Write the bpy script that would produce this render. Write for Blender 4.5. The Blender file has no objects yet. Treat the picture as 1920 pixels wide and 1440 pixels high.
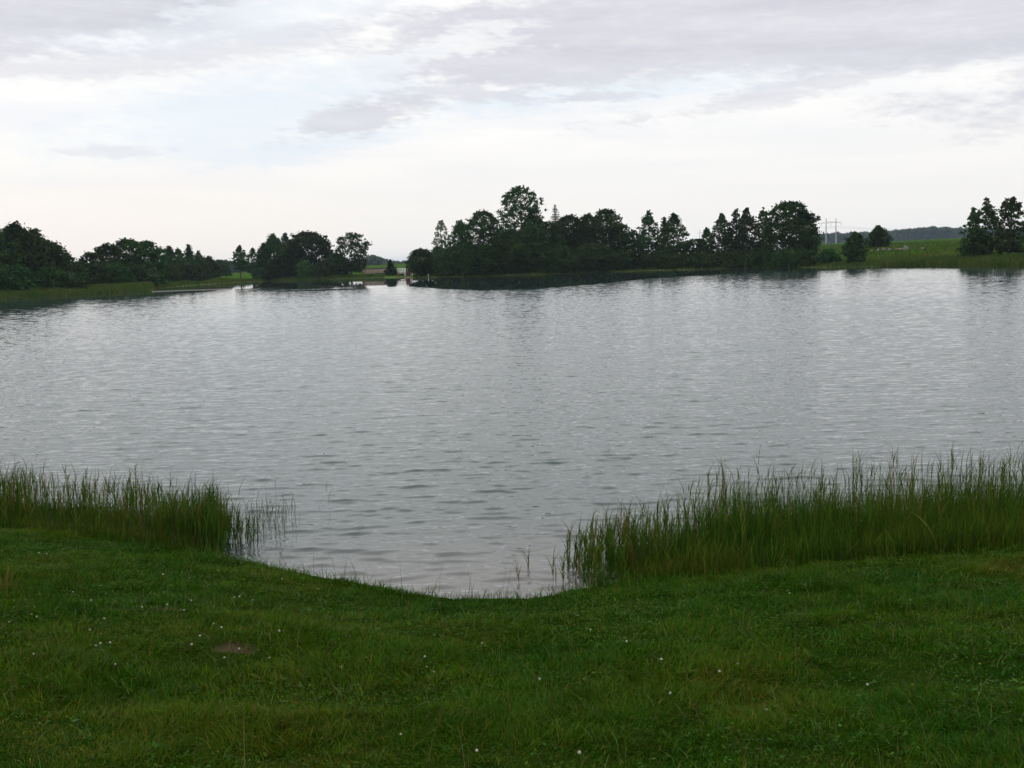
import bpy, math, random
import numpy as np
from mathutils import Vector, Matrix

random.seed(7)
rng = np.random.default_rng(11)
scene = bpy.context.scene
COL = scene.collection
R = math.radians

# ------------------------------------------------------------------ camera
EYE = np.array([0.0, 0.0, 3.6]); FPX = 1940.0
PITCH = math.atan(232 / FPX); ROLL = R(2.0)
_f = np.array([0, math.cos(PITCH), -math.sin(PITCH)])
_r0 = np.array([1.0, 0, 0]); _u0 = np.array([0, math.sin(PITCH), math.cos(PITCH)])
_r = _r0 * math.cos(ROLL) - _u0 * math.sin(ROLL)
_u = _u0 * math.cos(ROLL) + _r0 * math.sin(ROLL)
cam_data = bpy.data.cameras.new("camera"); cam = bpy.data.objects.new("camera", cam_data); COL.objects.link(cam)
m = Matrix.Identity(4)
for i in range(3):
    m[i][0] = _r[i]; m[i][1] = _u[i]; m[i][2] = -_f[i]; m[i][3] = EYE[i]
cam.matrix_world = m
cam_data.sensor_width = 36; cam_data.lens = 36 * FPX / 1920
cam_data.clip_start = 0.05; cam_data.clip_end = 20000
scene.camera = cam
scene.render.resolution_x = 1024; scene.render.resolution_y = 768

def pdir(px, py):
    """direction in the world of a place seen in the photograph"""
    d = _f + _r * ((px - 960) / FPX) + _u * ((720 - py) / FPX)
    return d / np.linalg.norm(d)
def on_plane(px, py, z=0.0):
    d = pdir(px, py); t = (z - EYE[2]) / d[2]
    return EYE + d * t
def at_range(px, py, dist):
    d = pdir(px, py); t = dist / math.hypot(d[0], d[1])
    return EYE + d * t
def azel(px, py):
    d = pdir(px, py)
    return math.atan2(d[0], d[1]), math.asin(d[2])

# ------------------------------------------------------------------ exposure
vs = scene.view_settings
vs.view_transform = 'Standard'; vs.look = 'None'; vs.exposure = 0.0; vs.gamma = 1.0; vs.use_curve_mapping = False
scene.render.engine = 'CYCLES'
scene.cycles.volume_bounces = 0
scene.cycles.max_bounces = 6; scene.cycles.transparent_max_bounces = 8
scene.cycles.diffuse_bounces = 2; scene.cycles.glossy_bounces = 3

# ------------------------------------------------------------------ node helper
class E:
    """a socket with arithmetic, so that node maths can be written as a formula"""
    def __init__(s, nt, sock): s.nt, s.s = nt, sock
    def _m(s, op, *a, clamp=False):
        n = s.nt.nodes.new('ShaderNodeMath'); n.operation = op; n.use_clamp = clamp
        for i, v in enumerate((s,) + a):
            if isinstance(v, E): s.nt.links.new(v.s, n.inputs[i])
            else: n.inputs[i].default_value = v
        return E(s.nt, n.outputs[0])
    def __add__(s, o): return s._m('ADD', o)
    def __sub__(s, o): return s._m('SUBTRACT', o)
    def __mul__(s, o): return s._m('MULTIPLY', o)
    def __truediv__(s, o): return s._m('DIVIDE', o)
    def __pow__(s, o): return s._m('POWER', o)
    def rsub(s, o): return (s * -1.0) + o
    def max(s, o): return s._m('MAXIMUM', o)
    def min(s, o): return s._m('MINIMUM', o)
    def clamp(s): return s._m('ADD', 0.0, clamp=True)
    def smooth(s, a, b):
        n = s.nt.nodes.new('ShaderNodeMapRange'); n.interpolation_type = 'SMOOTHSTEP'
        s.nt.links.new(s.s, n.inputs['Value'])
        n.inputs['From Min'].default_value = a; n.inputs['From Max'].default_value = b
        return E(s.nt, n.outputs[0])
def combine(nt, x, y, z):
    n = nt.nodes.new('ShaderNodeCombineXYZ')
    for i, v in enumerate((x, y, z)):
        if isinstance(v, E): nt.links.new(v.s, n.inputs[i])
        else: n.inputs[i].default_value = v
    return E(nt, n.outputs[0])
def separate(nt, v):
    n = nt.nodes.new('ShaderNodeSeparateXYZ'); nt.links.new(v.s, n.inputs[0])
    return [E(nt, o) for o in n.outputs]
def noise(nt, vec, scale=1.0, detail=3, rough=0.5, dist=0.0):
    n = nt.nodes.new('ShaderNodeTexNoise'); nt.links.new(vec.s, n.inputs['Vector'])
    n.inputs['Scale'].default_value = scale; n.inputs['Detail'].default_value = detail
    n.inputs['Roughness'].default_value = rough; n.inputs['Distortion'].default_value = dist
    return E(nt, n.outputs['Fac'])
def mix(nt, fac, a, b):
    n = nt.nodes.new('ShaderNodeMix'); n.data_type = 'RGBA'
    if isinstance(fac, E): nt.links.new(fac.s, n.inputs[0])
    else: n.inputs[0].default_value = fac
    for i, v in ((6, a), (7, b)):
        if isinstance(v, E): nt.links.new(v.s, n.inputs[i])
        else: n.inputs[i].default_value = (*v, 1)
    return E(nt, n.outputs[2])

# ------------------------------------------------------------------ world: evening sky under thin cloud
SUN_EL = R(9); SUN_AZ = R(-62)          # azimuth from the view direction, to the left
world = bpy.data.worlds.new("World"); scene.world = world; world.use_nodes = True
nt = world.node_tree; nt.nodes.clear()
out = nt.nodes.new('ShaderNodeOutputWorld'); bg = nt.nodes.new('ShaderNodeBackground')
nt.links.new(bg.outputs[0], out.inputs[0])
sky = nt.nodes.new('ShaderNodeTexSky'); sky.sky_type = 'NISHITA'; sky.sun_disc = False
sky.sun_elevation = SUN_EL; sky.sun_rotation = SUN_AZ
sky.air_density = 1.0; sky.dust_density = 1.5
tc = nt.nodes.new('ShaderNodeTexCoord')
vec = E(nt, tc.outputs['Generated'])
X, Y, Z = separate(nt, vec)
az = X._m('ARCTAN2', Y)
el = Z.clamp()._m('ARCSINE')
# cloud sheet coordinates: flattened towards the horizon as a real cloud layer is
den = Z.max(0.0) + 0.10
cp = combine(nt, X / den, Y / den, 0.0)
ae = combine(nt, az * 10.0, el * 30.0, 0.0)
warp = (noise(nt, ae, 1.3, 5, 0.6) - 0.5)
warp2 = (noise(nt, combine(nt, az * 22.0 + 7.0, el * 80.0, 3.0), 1.0, 5, 0.65) - 0.5)
warp3 = (noise(nt, combine(nt, az * 60.0 + 2.0, el * 190.0 + az * 30.0, 8.0), 1.0, 4, 0.6) - 0.5)
def blob(px, py, rx, ry, rot=0.0, soft=0.5, edge=0.5, fine=0.6):
    a0, e0 = azel(px, py)
    c, s_ = math.cos(R(rot)), math.sin(R(rot))
    dx = az - a0; dy = el - e0
    u = (dx * c + dy * s_) * (FPX / rx)
    v = (dy * c - dx * s_) * (FPX / ry)
    d = ((u * u) + (v * v)) ** 0.5
    d = d + warp * edge * 2.0 + warp2 * fine * 1.9 + warp3 * fine * 1.1
    return d.rsub(1.0 + soft / 2).smooth(0.0, soft)
grey_blobs = [
    blob(1330, 50, 640, 84, 0, 0.45, .5, .45), blob(1900, 5, 620, 85, 2, 0.5, .4, .35), blob(940, 120, 250, 44, -3, 0.6, .7, .7),
    blob(120, 5, 340, 58, 1, 0.5, .7, .4), blob(690, 215, 120, 26, 12, 0.8, 1.2, 1.0),
    blob(210, 284, 70, 10, 0, 1.2, 1.6, 1.6) * 0.5, blob(90, 130, 260, 20, 4, 1.0, 1.6, 1.2) * 0.6,
    blob(1640, 140, 330, 18, 7, 1.0, 1.8, 1.6) * 0.6, blob(1100, 184, 90, 10, 0, 0.8, 1.2, 1.2) * 0.8,
    blob(880, 172, 110, 14, -3, 0.8, 1.2, 1.2) * 0.7, blob(480, 85, 260, 26, 10, 1.1, 1.5, 1.2) * 0.55,
    blob(-300, 60, 300, 60, 0, 0.8, 1, .6), blob(2500, 120, 500, 60, 0, 0.8, 1, .6),
]
grey = grey_blobs[0]
for b in grey_blobs[1:]: grey = grey.max(b)
for b in (blob(890, 78, 110, 20, 5, 1.2, 1.6, 1.8) * 0.8, blob(640, 130, 170, 16, 3, 1.2, 1.6, 1.8) * 0.7, blob(500, 20, 160, 22, 8, 1.2, 1.4, 1.4) * 0.8):
    grey = grey * b.rsub(1.0)
grey = grey * (warp2.smooth(-0.22, 0.10) * 0.2 + 0.8)
blue_blobs = [blob(470, 215, 300, 60, 10, 1.4, 1.2, .6), blob(560, 275, 170, 26, 8, 1.2, 1.2, .8),
              blob(1180, 165, 330, 26, 3, 1.2, 1.2, .8), blob(330, 45, 330, 36, 5, 1.3, 1.3, .7) * 0.7,
              blob(1850, 85, 300, 16, 3, 1.2, 1.2, .8) * 0.6]
blue = blue_blobs[0]
for b in blue_blobs[1:]: blue = blue.max(b)
veil_n = noise(nt, cp, 0.9, 6, 0.6, 0.4)
streak = noise(nt, combine(nt, az * 4.0 + el * 8.0, el * 34.0, 5.0), 1.0, 6, 0.6, 0.3)
nish = nt.nodes.new('ShaderNodeVectorMath'); nish.operation = 'SCALE'
nt.links.new(sky.outputs[0], nish.inputs[0]); nish.inputs['Scale'].default_value = 0.10
nsk = E(nt, nish.outputs[0])
veil = mix(nt, streak.smooth(0.32, 0.68), (0.88, 0.885, 0.91), (0.975, 0.965, 0.95))
low = mix(nt, az.smooth(-0.5, 0.15), (0.92, 0.87, 0.83), (0.90, 0.885, 0.865))
veil = mix(nt, el.smooth(0.02, 0.15), low, veil)
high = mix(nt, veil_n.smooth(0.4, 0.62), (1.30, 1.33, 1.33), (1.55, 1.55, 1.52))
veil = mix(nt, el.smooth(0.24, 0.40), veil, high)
blue_col = mix(nt, 0.08, (0.71, 0.83, 0.96), nsk)
c1 = mix(nt, (blue * 0.52).clamp(), veil, blue_col)
gcol = mix(nt, streak.smooth(0.3, 0.7), (0.60, 0.60, 0.67), (0.71, 0.71, 0.765))
c2 = mix(nt, (grey * 0.9).clamp(), c1, gcol)
c3 = mix(nt, 0.06, c2, nsk)
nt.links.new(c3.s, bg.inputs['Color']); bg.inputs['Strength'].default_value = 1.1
world.cycles.sampling_method = 'MANUAL'; world.cycles.sample_map_resolution = 512

sun_d = bpy.data.lights.new("sun", 'SUN'); sun_d.energy = 0.6; sun_d.angle = R(12); sun_d.color = (1.0, 0.80, 0.60)
sun = bpy.data.objects.new("sun", sun_d); COL.objects.link(sun)
sd = Vector((math.sin(SUN_AZ) * math.cos(SUN_EL), math.cos(SUN_AZ) * math.cos(SUN_EL), math.sin(SUN_EL)))
sun.rotation_euler = sd.to_track_quat('Z', 'Y').to_euler(); sun.location = (-60, 40, 60)

# ------------------------------------------------------------------ numpy noise
_grids = {}
def vnoise(x, y, seed=0):
    if seed not in _grids: _grids[seed] = np.random.default_rng(seed + 100).random((256, 256))
    g = _grids[seed]
    x = np.asarray(x, float); y = np.asarray(y, float)
    xi = np.floor(x).astype(int); yi = np.floor(y).astype(int)
    fx = x - xi; fy = y - yi; fx = fx * fx * (3 - 2 * fx); fy = fy * fy * (3 - 2 * fy)
    a = g[xi % 256, yi % 256]; b = g[(xi + 1) % 256, yi % 256]
    c = g[xi % 256, (yi + 1) % 256]; d = g[(xi + 1) % 256, (yi + 1) % 256]
    return (a * (1 - fx) + b * fx) * (1 - fy) + (c * (1 - fx) + d * fx) * fy
def fbm(x, y, seed=0, oct=4):
    s = 0; a = 0.5; t = 0
    for i in range(oct):
        s = s + a * vnoise(x * 2 ** i + 13.7 * i, y * 2 ** i + 7.1 * i, seed + i); t += a; a *= 0.5
    return s / t
def sstep(a, b, x):
    t = np.clip((x - a) / (b - a), 0, 1); return t * t * (3 - 2 * t)

# ------------------------------------------------------------------ the lie of the land
_edge_px = [(-260, 962), (0, 990), (100, 996), (200, 1008), (400, 1040), (550, 1072), (700, 1098), (780, 1114), (850, 1122),
            (1000, 1121), (1150, 1094), (1300, 1083), (1500, 1060), (1700, 1040), (1920, 1024), (2150, 1012)]
_ep = np.array([on_plane(a, b, 0.14)[:2] for a, b in _edge_px])
_ex = np.concatenate([[-400, -60, -18], _ep[:, 0], [20, 60, 400]])
_ey = np.concatenate([[60, 30, 17.5], _ep[:, 1], [14, 24, 60]])
def y_edge(x): return np.interp(x, _ex, _ey)

_shore_px = [(-400, 582), (-150, 570), (0, 560), (140, 553), (280, 545), (295, 541), (350, 536), (420, 531), (500, 527), (640, 523), (700, 521), (725, 520.5),
             (738, 520), (768, 520), (775, 521), (840, 519.5), (1000, 515), (1200, 508), (1400, 503), (1560, 501), (1650, 500), (1750, 499), (1920, 501), (2300, 506)]
_sp = [on_plane(a, b, 0.0) for a, b in _shore_px]
_saz = np.array([math.atan2(p[0], p[1]) for p in _sp]); _srr = np.array([math.hypot(p[0], p[1]) for p in _sp])
_saz = np.concatenate([[-math.pi, -1.35, -0.9], _saz, [0.9, 1.35, math.pi]])
_srr = np.concatenate([[60, 60, 95], _srr, [80, 60, 60]])
def shore_r(a): return np.interp(a, _saz, _srr)

def ground_z(x, y):
    x = np.asarray(x, float); y = np.asarray(y, float)
    r = np.hypot(x, y); a = np.arctan2(x, y)
    s = y_edge(x) - y                                   # >0 on the near bank
    sf = r - shore_r(a)                                 # >0 on the far shore
    near = 0.13 + 0.171 * np.clip(s, 0, 11) + 0.02 * np.clip(s - 11, 0, 60)
    near = near + np.clip(s, 0, 1) * (0.16 * (fbm(x * 0.5, y * 0.5, 3) - 0.5) + 0.07 * (fbm(x * 2.1, y * 2.1, 5) - 0.5))
    # two worn hollows on the left of the lawn
    rise = 0.35 * sstep(0, 3, sf) + 0.012 * np.clip(sf - 3, 0, 60)
    field = sstep(0.24, 0.30, a) * (2.0 * sstep(0, 60, sf) + 4.0 * sstep(30, 520, sf))
    mid = sstep(-0.28, -0.1, a) * (1 - sstep(0.24, 0.30, a)) * (2.6 * sstep(80, 420, sf))
    left = (1 - sstep(-0.28, -0.1, a)) * 0.5 * sstep(20, 400, sf)
    far = rise + field + mid + left + 0.15 * (fbm(x * 0.07, y * 0.07, 9) - 0.5) * np.clip(sf, 0, 8) \
        + 4.0 * (fbm(x * 0.004, y * 0.004, 21) - 0.5) * sstep(200, 700, sf)
    depth_near = np.clip(-s, 0, 14); depth_far = np.clip(-sf, 0, 14)
    bed = -0.05 - 0.10 * np.minimum(depth_near, depth_far)
    z = np.where(s > 0, near, np.where(sf > 0, far, bed))
    z = np.where((s <= 0) & (s > -0.35) & (sf < 0), 0.13 + (bed - 0.13) * sstep(0, 0.35, -s), z)
    return z

# ------------------------------------------------------------------ object helpers
def mesh_np(name, verts, quads=None, tris=None, mats=(), parent=None, smooth=False, attr=None, mat_idx=None):
    me = bpy.data.meshes.new(name)
    verts = np.asarray(verts, np.float32)
    nq = 0 if quads is None else len(quads); ntr = 0 if tris is None else len(tris)
    me.vertices.add(len(verts)); me.vertices.foreach_set('co', verts.ravel())
    idx = []
    if nq: idx.append(np.asarray(quads, np.int32).ravel())
    if ntr: idx.append(np.asarray(tris, np.int32).ravel())
    idx = np.concatenate(idx)
    me.loops.add(len(idx)); me.loops.foreach_set('vertex_index', idx)
    tot = np.concatenate([np.full(nq, 4), np.full(ntr, 3)]).astype(np.int32)
    start = np.concatenate([[0], np.cumsum(tot)[:-1]]).astype(np.int32)
    me.polygons.add(nq + ntr); me.polygons.foreach_set('loop_start', start)
    me.polygons.foreach_set('loop_total', tot)
    if smooth: me.polygons.foreach_set('use_smooth', np.ones(nq + ntr, bool))
    if mat_idx is not None: me.polygons.foreach_set('material_index', np.asarray(mat_idx, np.int32))
    if attr is not None:
        for k, v in attr.items():
            v = np.asarray(v, np.float32)
            if v.ndim == 1:
                a = me.attributes.new(k, 'FLOAT', 'POINT'); a.data.foreach_set('value', v)
            else:
                if v.shape[1] == 3: v = np.concatenate([v, np.ones((len(v), 1), np.float32)], 1)
                a = me.attributes.new(k, 'FLOAT_COLOR', 'POINT'); a.data.foreach_set('color', v.ravel())
    me.update(calc_edges=True)
    for mm in mats: me.materials.append(mm)
    o = bpy.data.objects.new(name, me); COL.objects.link(o)
    if parent: o.parent = parent
    return o
class MB:
    """collects boxes, tubes and plates into one mesh"""
    def __init__(s): s.v = []; s.q = []; s.t = []; s.n = 0
    def add(s, v, q=(), t=()):
        s.v.append(np.asarray(v, float))
        s.q += [tuple(i + s.n for i in f) for f in q]; s.t += [tuple(i + s.n for i in f) for f in t]
        s.n += len(v)
    def box(s, c, h, rz=0.0, tilt=None):
        c = np.array(c, float); pts = []
        for dz in (-1, 1):
            for dx, dy in ((-1, -1), (1, -1), (1, 1), (-1, 1)):
                x, y = dx * h[0], dy * h[1]
                pts.append(c + [x * math.cos(rz) - y * math.sin(rz), x * math.sin(rz) + y * math.cos(rz), dz * h[2]])
        s.add(pts, [(3, 2, 1, 0), (4, 5, 6, 7), (0, 1, 5, 4), (1, 2, 6, 5), (2, 3, 7, 6), (3, 0, 4, 7)])
    def tube(s, pts, rad, n=6):
        pts = [np.array(p, float) for p in pts]
        if not hasattr(rad, '__len__'): rad = [rad] * len(pts)
        vs = []
        for i, p in enumerate(pts):
            d = pts[min(i + 1, len(pts) - 1)] - pts[max(i - 1, 0)]; d = d / (np.linalg.norm(d) + 1e-9)
            a = np.cross(d, [0, 0, 1.0]);
            if np.linalg.norm(a) < 0.1: a = np.cross(d, [1.0, 0, 0])
            a /= np.linalg.norm(a); b = np.cross(d, a)
            for k in range(n):
                t = 2 * math.pi * k / n; vs.append(p + (a * math.cos(t) + b * math.sin(t)) * rad[i])
        q = [(i * n + k, i * n + (k + 1) % n, (i + 1) * n + (k + 1) % n, (i + 1) * n + k) for i in range(len(pts) - 1) for k in range(n)]
        vs.append(pts[-1]); e = len(vs) - 1; o = (len(pts) - 1) * n
        s.add(vs, q, [(o + k, o + (k + 1) % n, e) for k in range(n)])
    def build(s, name, mat, parent=None, smooth=False):
        return mesh_np(name, np.concatenate(s.v), s.q or None, s.t or None, [mat], parent, smooth)
def tag(o, label=None, cat=None, group=None, kind=None):
    if label: o['label'] = label
    if cat: o['category'] = cat
    if group: o['group'] = group
    if kind: o['kind'] = kind
    return o
def empty(name, loc):
    o = bpy.data.objects.new(name, None); COL.objects.link(o); o.location = loc; o.empty_display_size = 0.3
    return o

# ------------------------------------------------------------------ materials
def new_mat(name):
    mt = bpy.data.materials.new(name); mt.use_nodes = True
    n = mt.node_tree; b = n.nodes['Principled BSDF']
    return mt, n, b
def foliage_mat(name, c_a, c_b, nscale=0.5, rough=0.6, transl=0.25, spec=0.25):
    mt, n, b = new_mat(name)
    g = n.nodes.new('ShaderNodeNewGeometry'); oi = n.nodes.new('ShaderNodeObjectInfo')
    p = E(n, g.outputs['Position'])
    f1 = noise(n, p, nscale, 3).smooth(0.3, 0.7)
    rnd = E(n, oi.outputs['Random'])
    col = mix(n, f1, c_a, c_b)
    hs = n.nodes.new('ShaderNodeHueSaturation'); n.links.new(col.s, hs.inputs['Color'])
    n.links.new((rnd * 0.05 + 0.475).s, hs.inputs['Hue']); n.links.new((rnd * 0.85 + 0.62).s, hs.inputs['Value'])
    n.links.new(hs.outputs[0], b.inputs['Base Color'])
    b.inputs['Roughness'].default_value = rough; b.inputs['Specular IOR Level'].default_value = spec
    tr = n.nodes.new('ShaderNodeBsdfTranslucent'); n.links.new(hs.outputs[0], tr.inputs['Color'])
    mx = n.nodes.new('ShaderNodeMixShader'); mx.inputs[0].default_value = transl
    n.links.new(b.outputs[0], mx.inputs[1]); n.links.new(tr.outputs[0], mx.inputs[2])
    n.links.new(mx.outputs[0], n.nodes['Material Output'].inputs['Surface'])
    return mt
def plain_mat(name, c_a, c_b, nscale=3.0, rough=0.8, bump=0.0):
    mt, n, b = new_mat(name)
    g = n.nodes.new('ShaderNodeTexCoord'); p = E(n, g.outputs['Object'])
    f = noise(n, p, nscale, 5, 0.6)
    n.links.new(mix(n, f.smooth(0.3, 0.7), c_a, c_b).s, b.inputs['Base Color'])
    b.inputs['Roughness'].default_value = rough
    if bump:
        bn = n.nodes.new('ShaderNodeBump'); bn.inputs['Strength'].default_value = bump; bn.inputs['Distance'].default_value = 0.05
        n.links.new(f.s, bn.inputs['Height']); n.links.new(bn.outputs[0], b.inputs['Normal'])
    return mt
def blade_mat(name, rough=0.45, transl=0.2, spec=0.4):
    mt, n, b = new_mat(name)
    at = n.nodes.new('ShaderNodeAttribute'); at.attribute_name = 'tint'
    n.links.new(at.outputs['Color'], b.inputs['Base Color'])
    b.inputs['Roughness'].default_value = rough; b.inputs['Specular IOR Level'].default_value = spec
    tr = n.nodes.new('ShaderNodeBsdfTranslucent'); n.links.new(at.outputs['Color'], tr.inputs['Color'])
    mx = n.nodes.new('ShaderNodeMixShader'); mx.inputs[0].default_value = transl
    n.links.new(b.outputs[0], mx.inputs[1]); n.links.new(tr.outputs[0], mx.inputs[2])
    n.links.new(mx.outputs[0], n.nodes['Material Output'].inputs['Surface'])
    return mt
M_LEAF = foliage_mat('broadleaf foliage', (0.009, 0.030, 0.006), (0.028, 0.056, 0.009), 0.35, spec=.1)
M_LEAF_PALE = foliage_mat('pale willow foliage', (0.024, 0.064, 0.016), (0.045, 0.09, 0.02), 0.5, spec=.1)
M_LEAF_BIRCH = foliage_mat('birch foliage', (0.05, 0.075, 0.035), (0.085, 0.11, 0.05), 0.5)
M_LEAF_DARK = foliage_mat('dark spruce foliage', (0.007, 0.026, 0.010), (0.016, 0.042, 0.014), 0.6, transl=0.05, spec=.1)
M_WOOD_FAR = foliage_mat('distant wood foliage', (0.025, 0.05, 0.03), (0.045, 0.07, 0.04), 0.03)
M_BARK = plain_mat('bark', (0.035, 0.028, 0.02), (0.08, 0.065, 0.05), 2.0, 0.9)
M_BIRCHBARK = plain_mat('pale bark', (0.12, 0.11, 0.09), (0.35, 0.33, 0.3), 2.0, 0.8)
M_CONC = plain_mat('weathered concrete', (0.16, 0.125, 0.10), (0.27, 0.22, 0.18), 1.2, 0.9, 0.4)
M_PALECONC = plain_mat('pale concrete', (0.26, 0.25, 0.23), (0.36, 0.34, 0.32), 0.5, 0.8)
M_WHITE = plain_mat('white painted steel', (0.55, 0.55, 0.53), (0.75, 0.75, 0.72), 2.0, 0.5)
M_RUST = plain_mat('red brown painted timber', (0.06, 0.025, 0.022), (0.10, 0.045, 0.04), 2.0, 0.8)
M_STONE_A = plain_mat('pinkish granite', (0.09, 0.062, 0.048), (0.17, 0.12, 0.095), 1.5, 0.9, 0.4)
M_STONE_B = plain_mat('grey granite', (0.10, 0.095, 0.10), (0.19, 0.18, 0.185), 1.5, 0.9, 0.4)
M_STEEL = plain_mat('galvanised steel', (0.25, 0.25, 0.25), (0.35, 0.35, 0.35), 2.0, 0.5)
M_CABLE = plain_mat('dark cable', (0.03, 0.03, 0.03), (0.05, 0.05, 0.05), 2.0, 0.6)
M_GRASS = blade_mat('lawn grass', 0.45, 0.25, 0.05)
M_REED = blade_mat('reed blades', 0.5, 0.25, 0.08)

# ground: soil and turf near, meadow far, silt under water
def on_lawn(px, py):
    z = 1.0
    for _ in range(8):
        c = on_plane(px, py, z); z = 0.5 * z + 0.5 * float(ground_z(c[0], c[1]))
    return c[:2]
DIRT = [(on_lawn(310, 1134), 0.25, 0.16), (on_lawn(445, 1210), 0.17, 0.13), (on_lawn(15, 1225), 0.26, 0.16), (on_lawn(185, 1137), 0.15, 0.09)]
def dirt_mask(x, y):
    mk = np.zeros_like(np.asarray(x, float))
    for (c, a, b) in DIRT:
        d = np.sqrt(((x - c[0]) / a) ** 2 + ((y - c[1]) / b) ** 2) + 1.5 * (fbm(x * 8, y * 8, 31) - 0.5)
        mk = np.maximum(mk, 1 - sstep(0.7, 1.15, d))
    return mk
mt, n, b = new_mat('ground'); M_GROUND = mt
g = n.nodes.new('ShaderNodeNewGeometry'); p = E(n, g.outputs['Position'])
px_, py_, pz_ = separate(n, p)
n1 = noise(n, p, 3.0, 6, 0.65); n2 = noise(n, p, 0.09, 5, 0.6); n3 = noise(n, combine(n, px_ * 0.05, py_ * 0.02, 0.0), 1.0, 5, 0.6)
turf = mix(n, n1.smooth(0.35, 0.7), (0.006, 0.020, 0.002), (0.018, 0.028, 0.004))
meadow = mix(n, n2.smooth(0.3, 0.7), (0.022, 0.060, 0.006), (0.046, 0.088, 0.009))
meadow = mix(n, n3.smooth(0.5, 0.7) * 0.6, meadow, (0.07, 0.085, 0.018))
rr = ((px_ * px_) + (py_ * py_)) ** 0.5
land = mix(n, rr.smooth(40.0, 90.0), turf, meadow)
silt = mix(n, n1.smooth(0.3, 0.7), (0.10, 0.075, 0.05), (0.17, 0.135, 0.095))
atd = n.nodes.new('ShaderNodeAttribute'); atd.attribute_name = 'dirt'
soil = mix(n, n1.smooth(0.3, 0.7), (0.030, 0.021, 0.013), (0.072, 0.050, 0.034))
land = mix(n, E(n, atd.outputs['Fac']), land, soil)
n.links.new(mix(n, (pz_ + n1 * 0.05).smooth(0.06, 0.12), silt, land).s, b.inputs['Base Color'])
b.inputs['Roughness'].default_value = 0.95; b.inputs['Specular IOR Level'].default_value = 0.0
bn = n.nodes.new('ShaderNodeBump'); bn.inputs['Strength'].default_value = 0.6; bn.inputs['Distance'].default_value = 0.03
n.links.new(n1.s, bn.inputs['Height']); n.links.new(bn.outputs[0], b.inputs['Normal'])

def polar_grid(rs, azs):
    A, RR = np.meshgrid(azs, rs)
    nr, na = A.shape
    i = np.arange(nr - 1)[:, None] * na + np.arange(na - 1)[None, :]
    q = np.stack([i, i + na, i + na + 1, i + 1], -1).reshape(-1, 4)
    return A.ravel(), RR.ravel(), q
azs = np.concatenate([np.linspace(-math.pi, -0.72, 36)[:-1], np.linspace(-0.72, 0.72, 260), np.linspace(0.72, math.pi, 36)[1:]])
rs = np.concatenate([[0.02], np.arange(0.4, 22, 0.11), np.geomspace(22, 140, 50)[1:], np.arange(143, 300, 2.5), np.geomspace(300, 9000, 60)])
A, RR, q = polar_grid(rs, azs)
gx, gy = RR * np.sin(A), RR * np.cos(A)
gz = ground_z(gx, gy)
dm = dirt_mask(gx, gy) * (y_edge(gx) > gy)
gz = gz - dm * 0.05
ground = mesh_np('ground', np.stack([gx, gy, gz], 1), q, None, [M_GROUND], smooth=True, attr={'dirt': dm})
tag(ground, kind='structure')

# ------------------------------------------------------------------ water
_calm_px = [(-200, 575), (0, 566), (290, 551), (430, 546), (560, 548), (690, 541), (760, 537), (830, 541), (900, 544), (1000, 542), (1100, 534),
            (1230, 521), (1400, 512), (1560, 507), (1640, 503), (1900, 502), (2200, 509)]
_cp = [on_plane(a, b, 0.0) for a, b in _calm_px]
_caz = np.array([math.atan2(p[0], p[1]) for p in _cp]); _crr = np.array([math.hypot(p[0], p[1]) for p in _cp])
def water_calm(A, RR):
    cr = np.interp(A, _caz, _crr)
    jit = 8.0 * (fbm(A * 40, RR * 0.03, 41) - 0.5) + 3.0 * (fbm(A * 300, RR * 0.05, 43) - 0.5)
    calm = sstep(-4, 3, RR - cr + jit)
    # the sheltered water on the left is streaked with wind
    wl = sstep(-0.30, -0.26, A) * (1 - sstep(-0.155, -0.135, A))
    calm = calm * (1 - wl * sstep(0.42, 0.52, fbm(A * 12 + 3, RR * 0.14, 47)) * (RR < cr + 32))
    return np.where(A < -0.30, calm * 0.75, calm)
def wave_field(wx, wy, dy, dx, amp, lee):
    """wind ripples as a sum of many wave trains; dy, dx = mesh spacing, so that nothing finer than the mesh is put in"""
    g_ = np.random.default_rng(5); n_ = 84
    X, Y, Z = wx.copy(), wy.copy(), np.zeros_like(wx)
    for i in range(n_):
        lam = 0.12 * (1.15 / 0.12) ** (i / (n_ - 1)) * g_.uniform(.93, 1.07)
        th = g_.normal(0.10, 0.36 if lam < 0.3 else 0.24); k = 2 * math.pi / lam
        kx, ky = k * math.sin(th), k * math.cos(th); ph = g_.uniform(0, 2 * math.pi)
        sl = WAVE_SLOPE * math.sqrt(2.0 / n_) * (1.15 if lam < 0.45 else 0.75 if lam < 0.7 else 0.4)
        w = sstep(2.3, 4.2, lam / dy) * sstep(2.0, 3.5, (2 * math.pi / max(abs(kx), 1e-6)) / dx) * amp
        w = w * (1 - lee * (0.7 if lam < 0.22 else (-0.45 if lam < 0.48 else 0.9)))
        a = sl / k * w; p = kx * wx + ky * wy + ph
        Z += a * np.cos(p); q_ = 0.9 * a * np.sin(p)
        X -= q_ * math.sin(th); Y -= q_ * math.cos(th)
    return X, Y, Z
WAVE_SLOPE = 0.122
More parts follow.
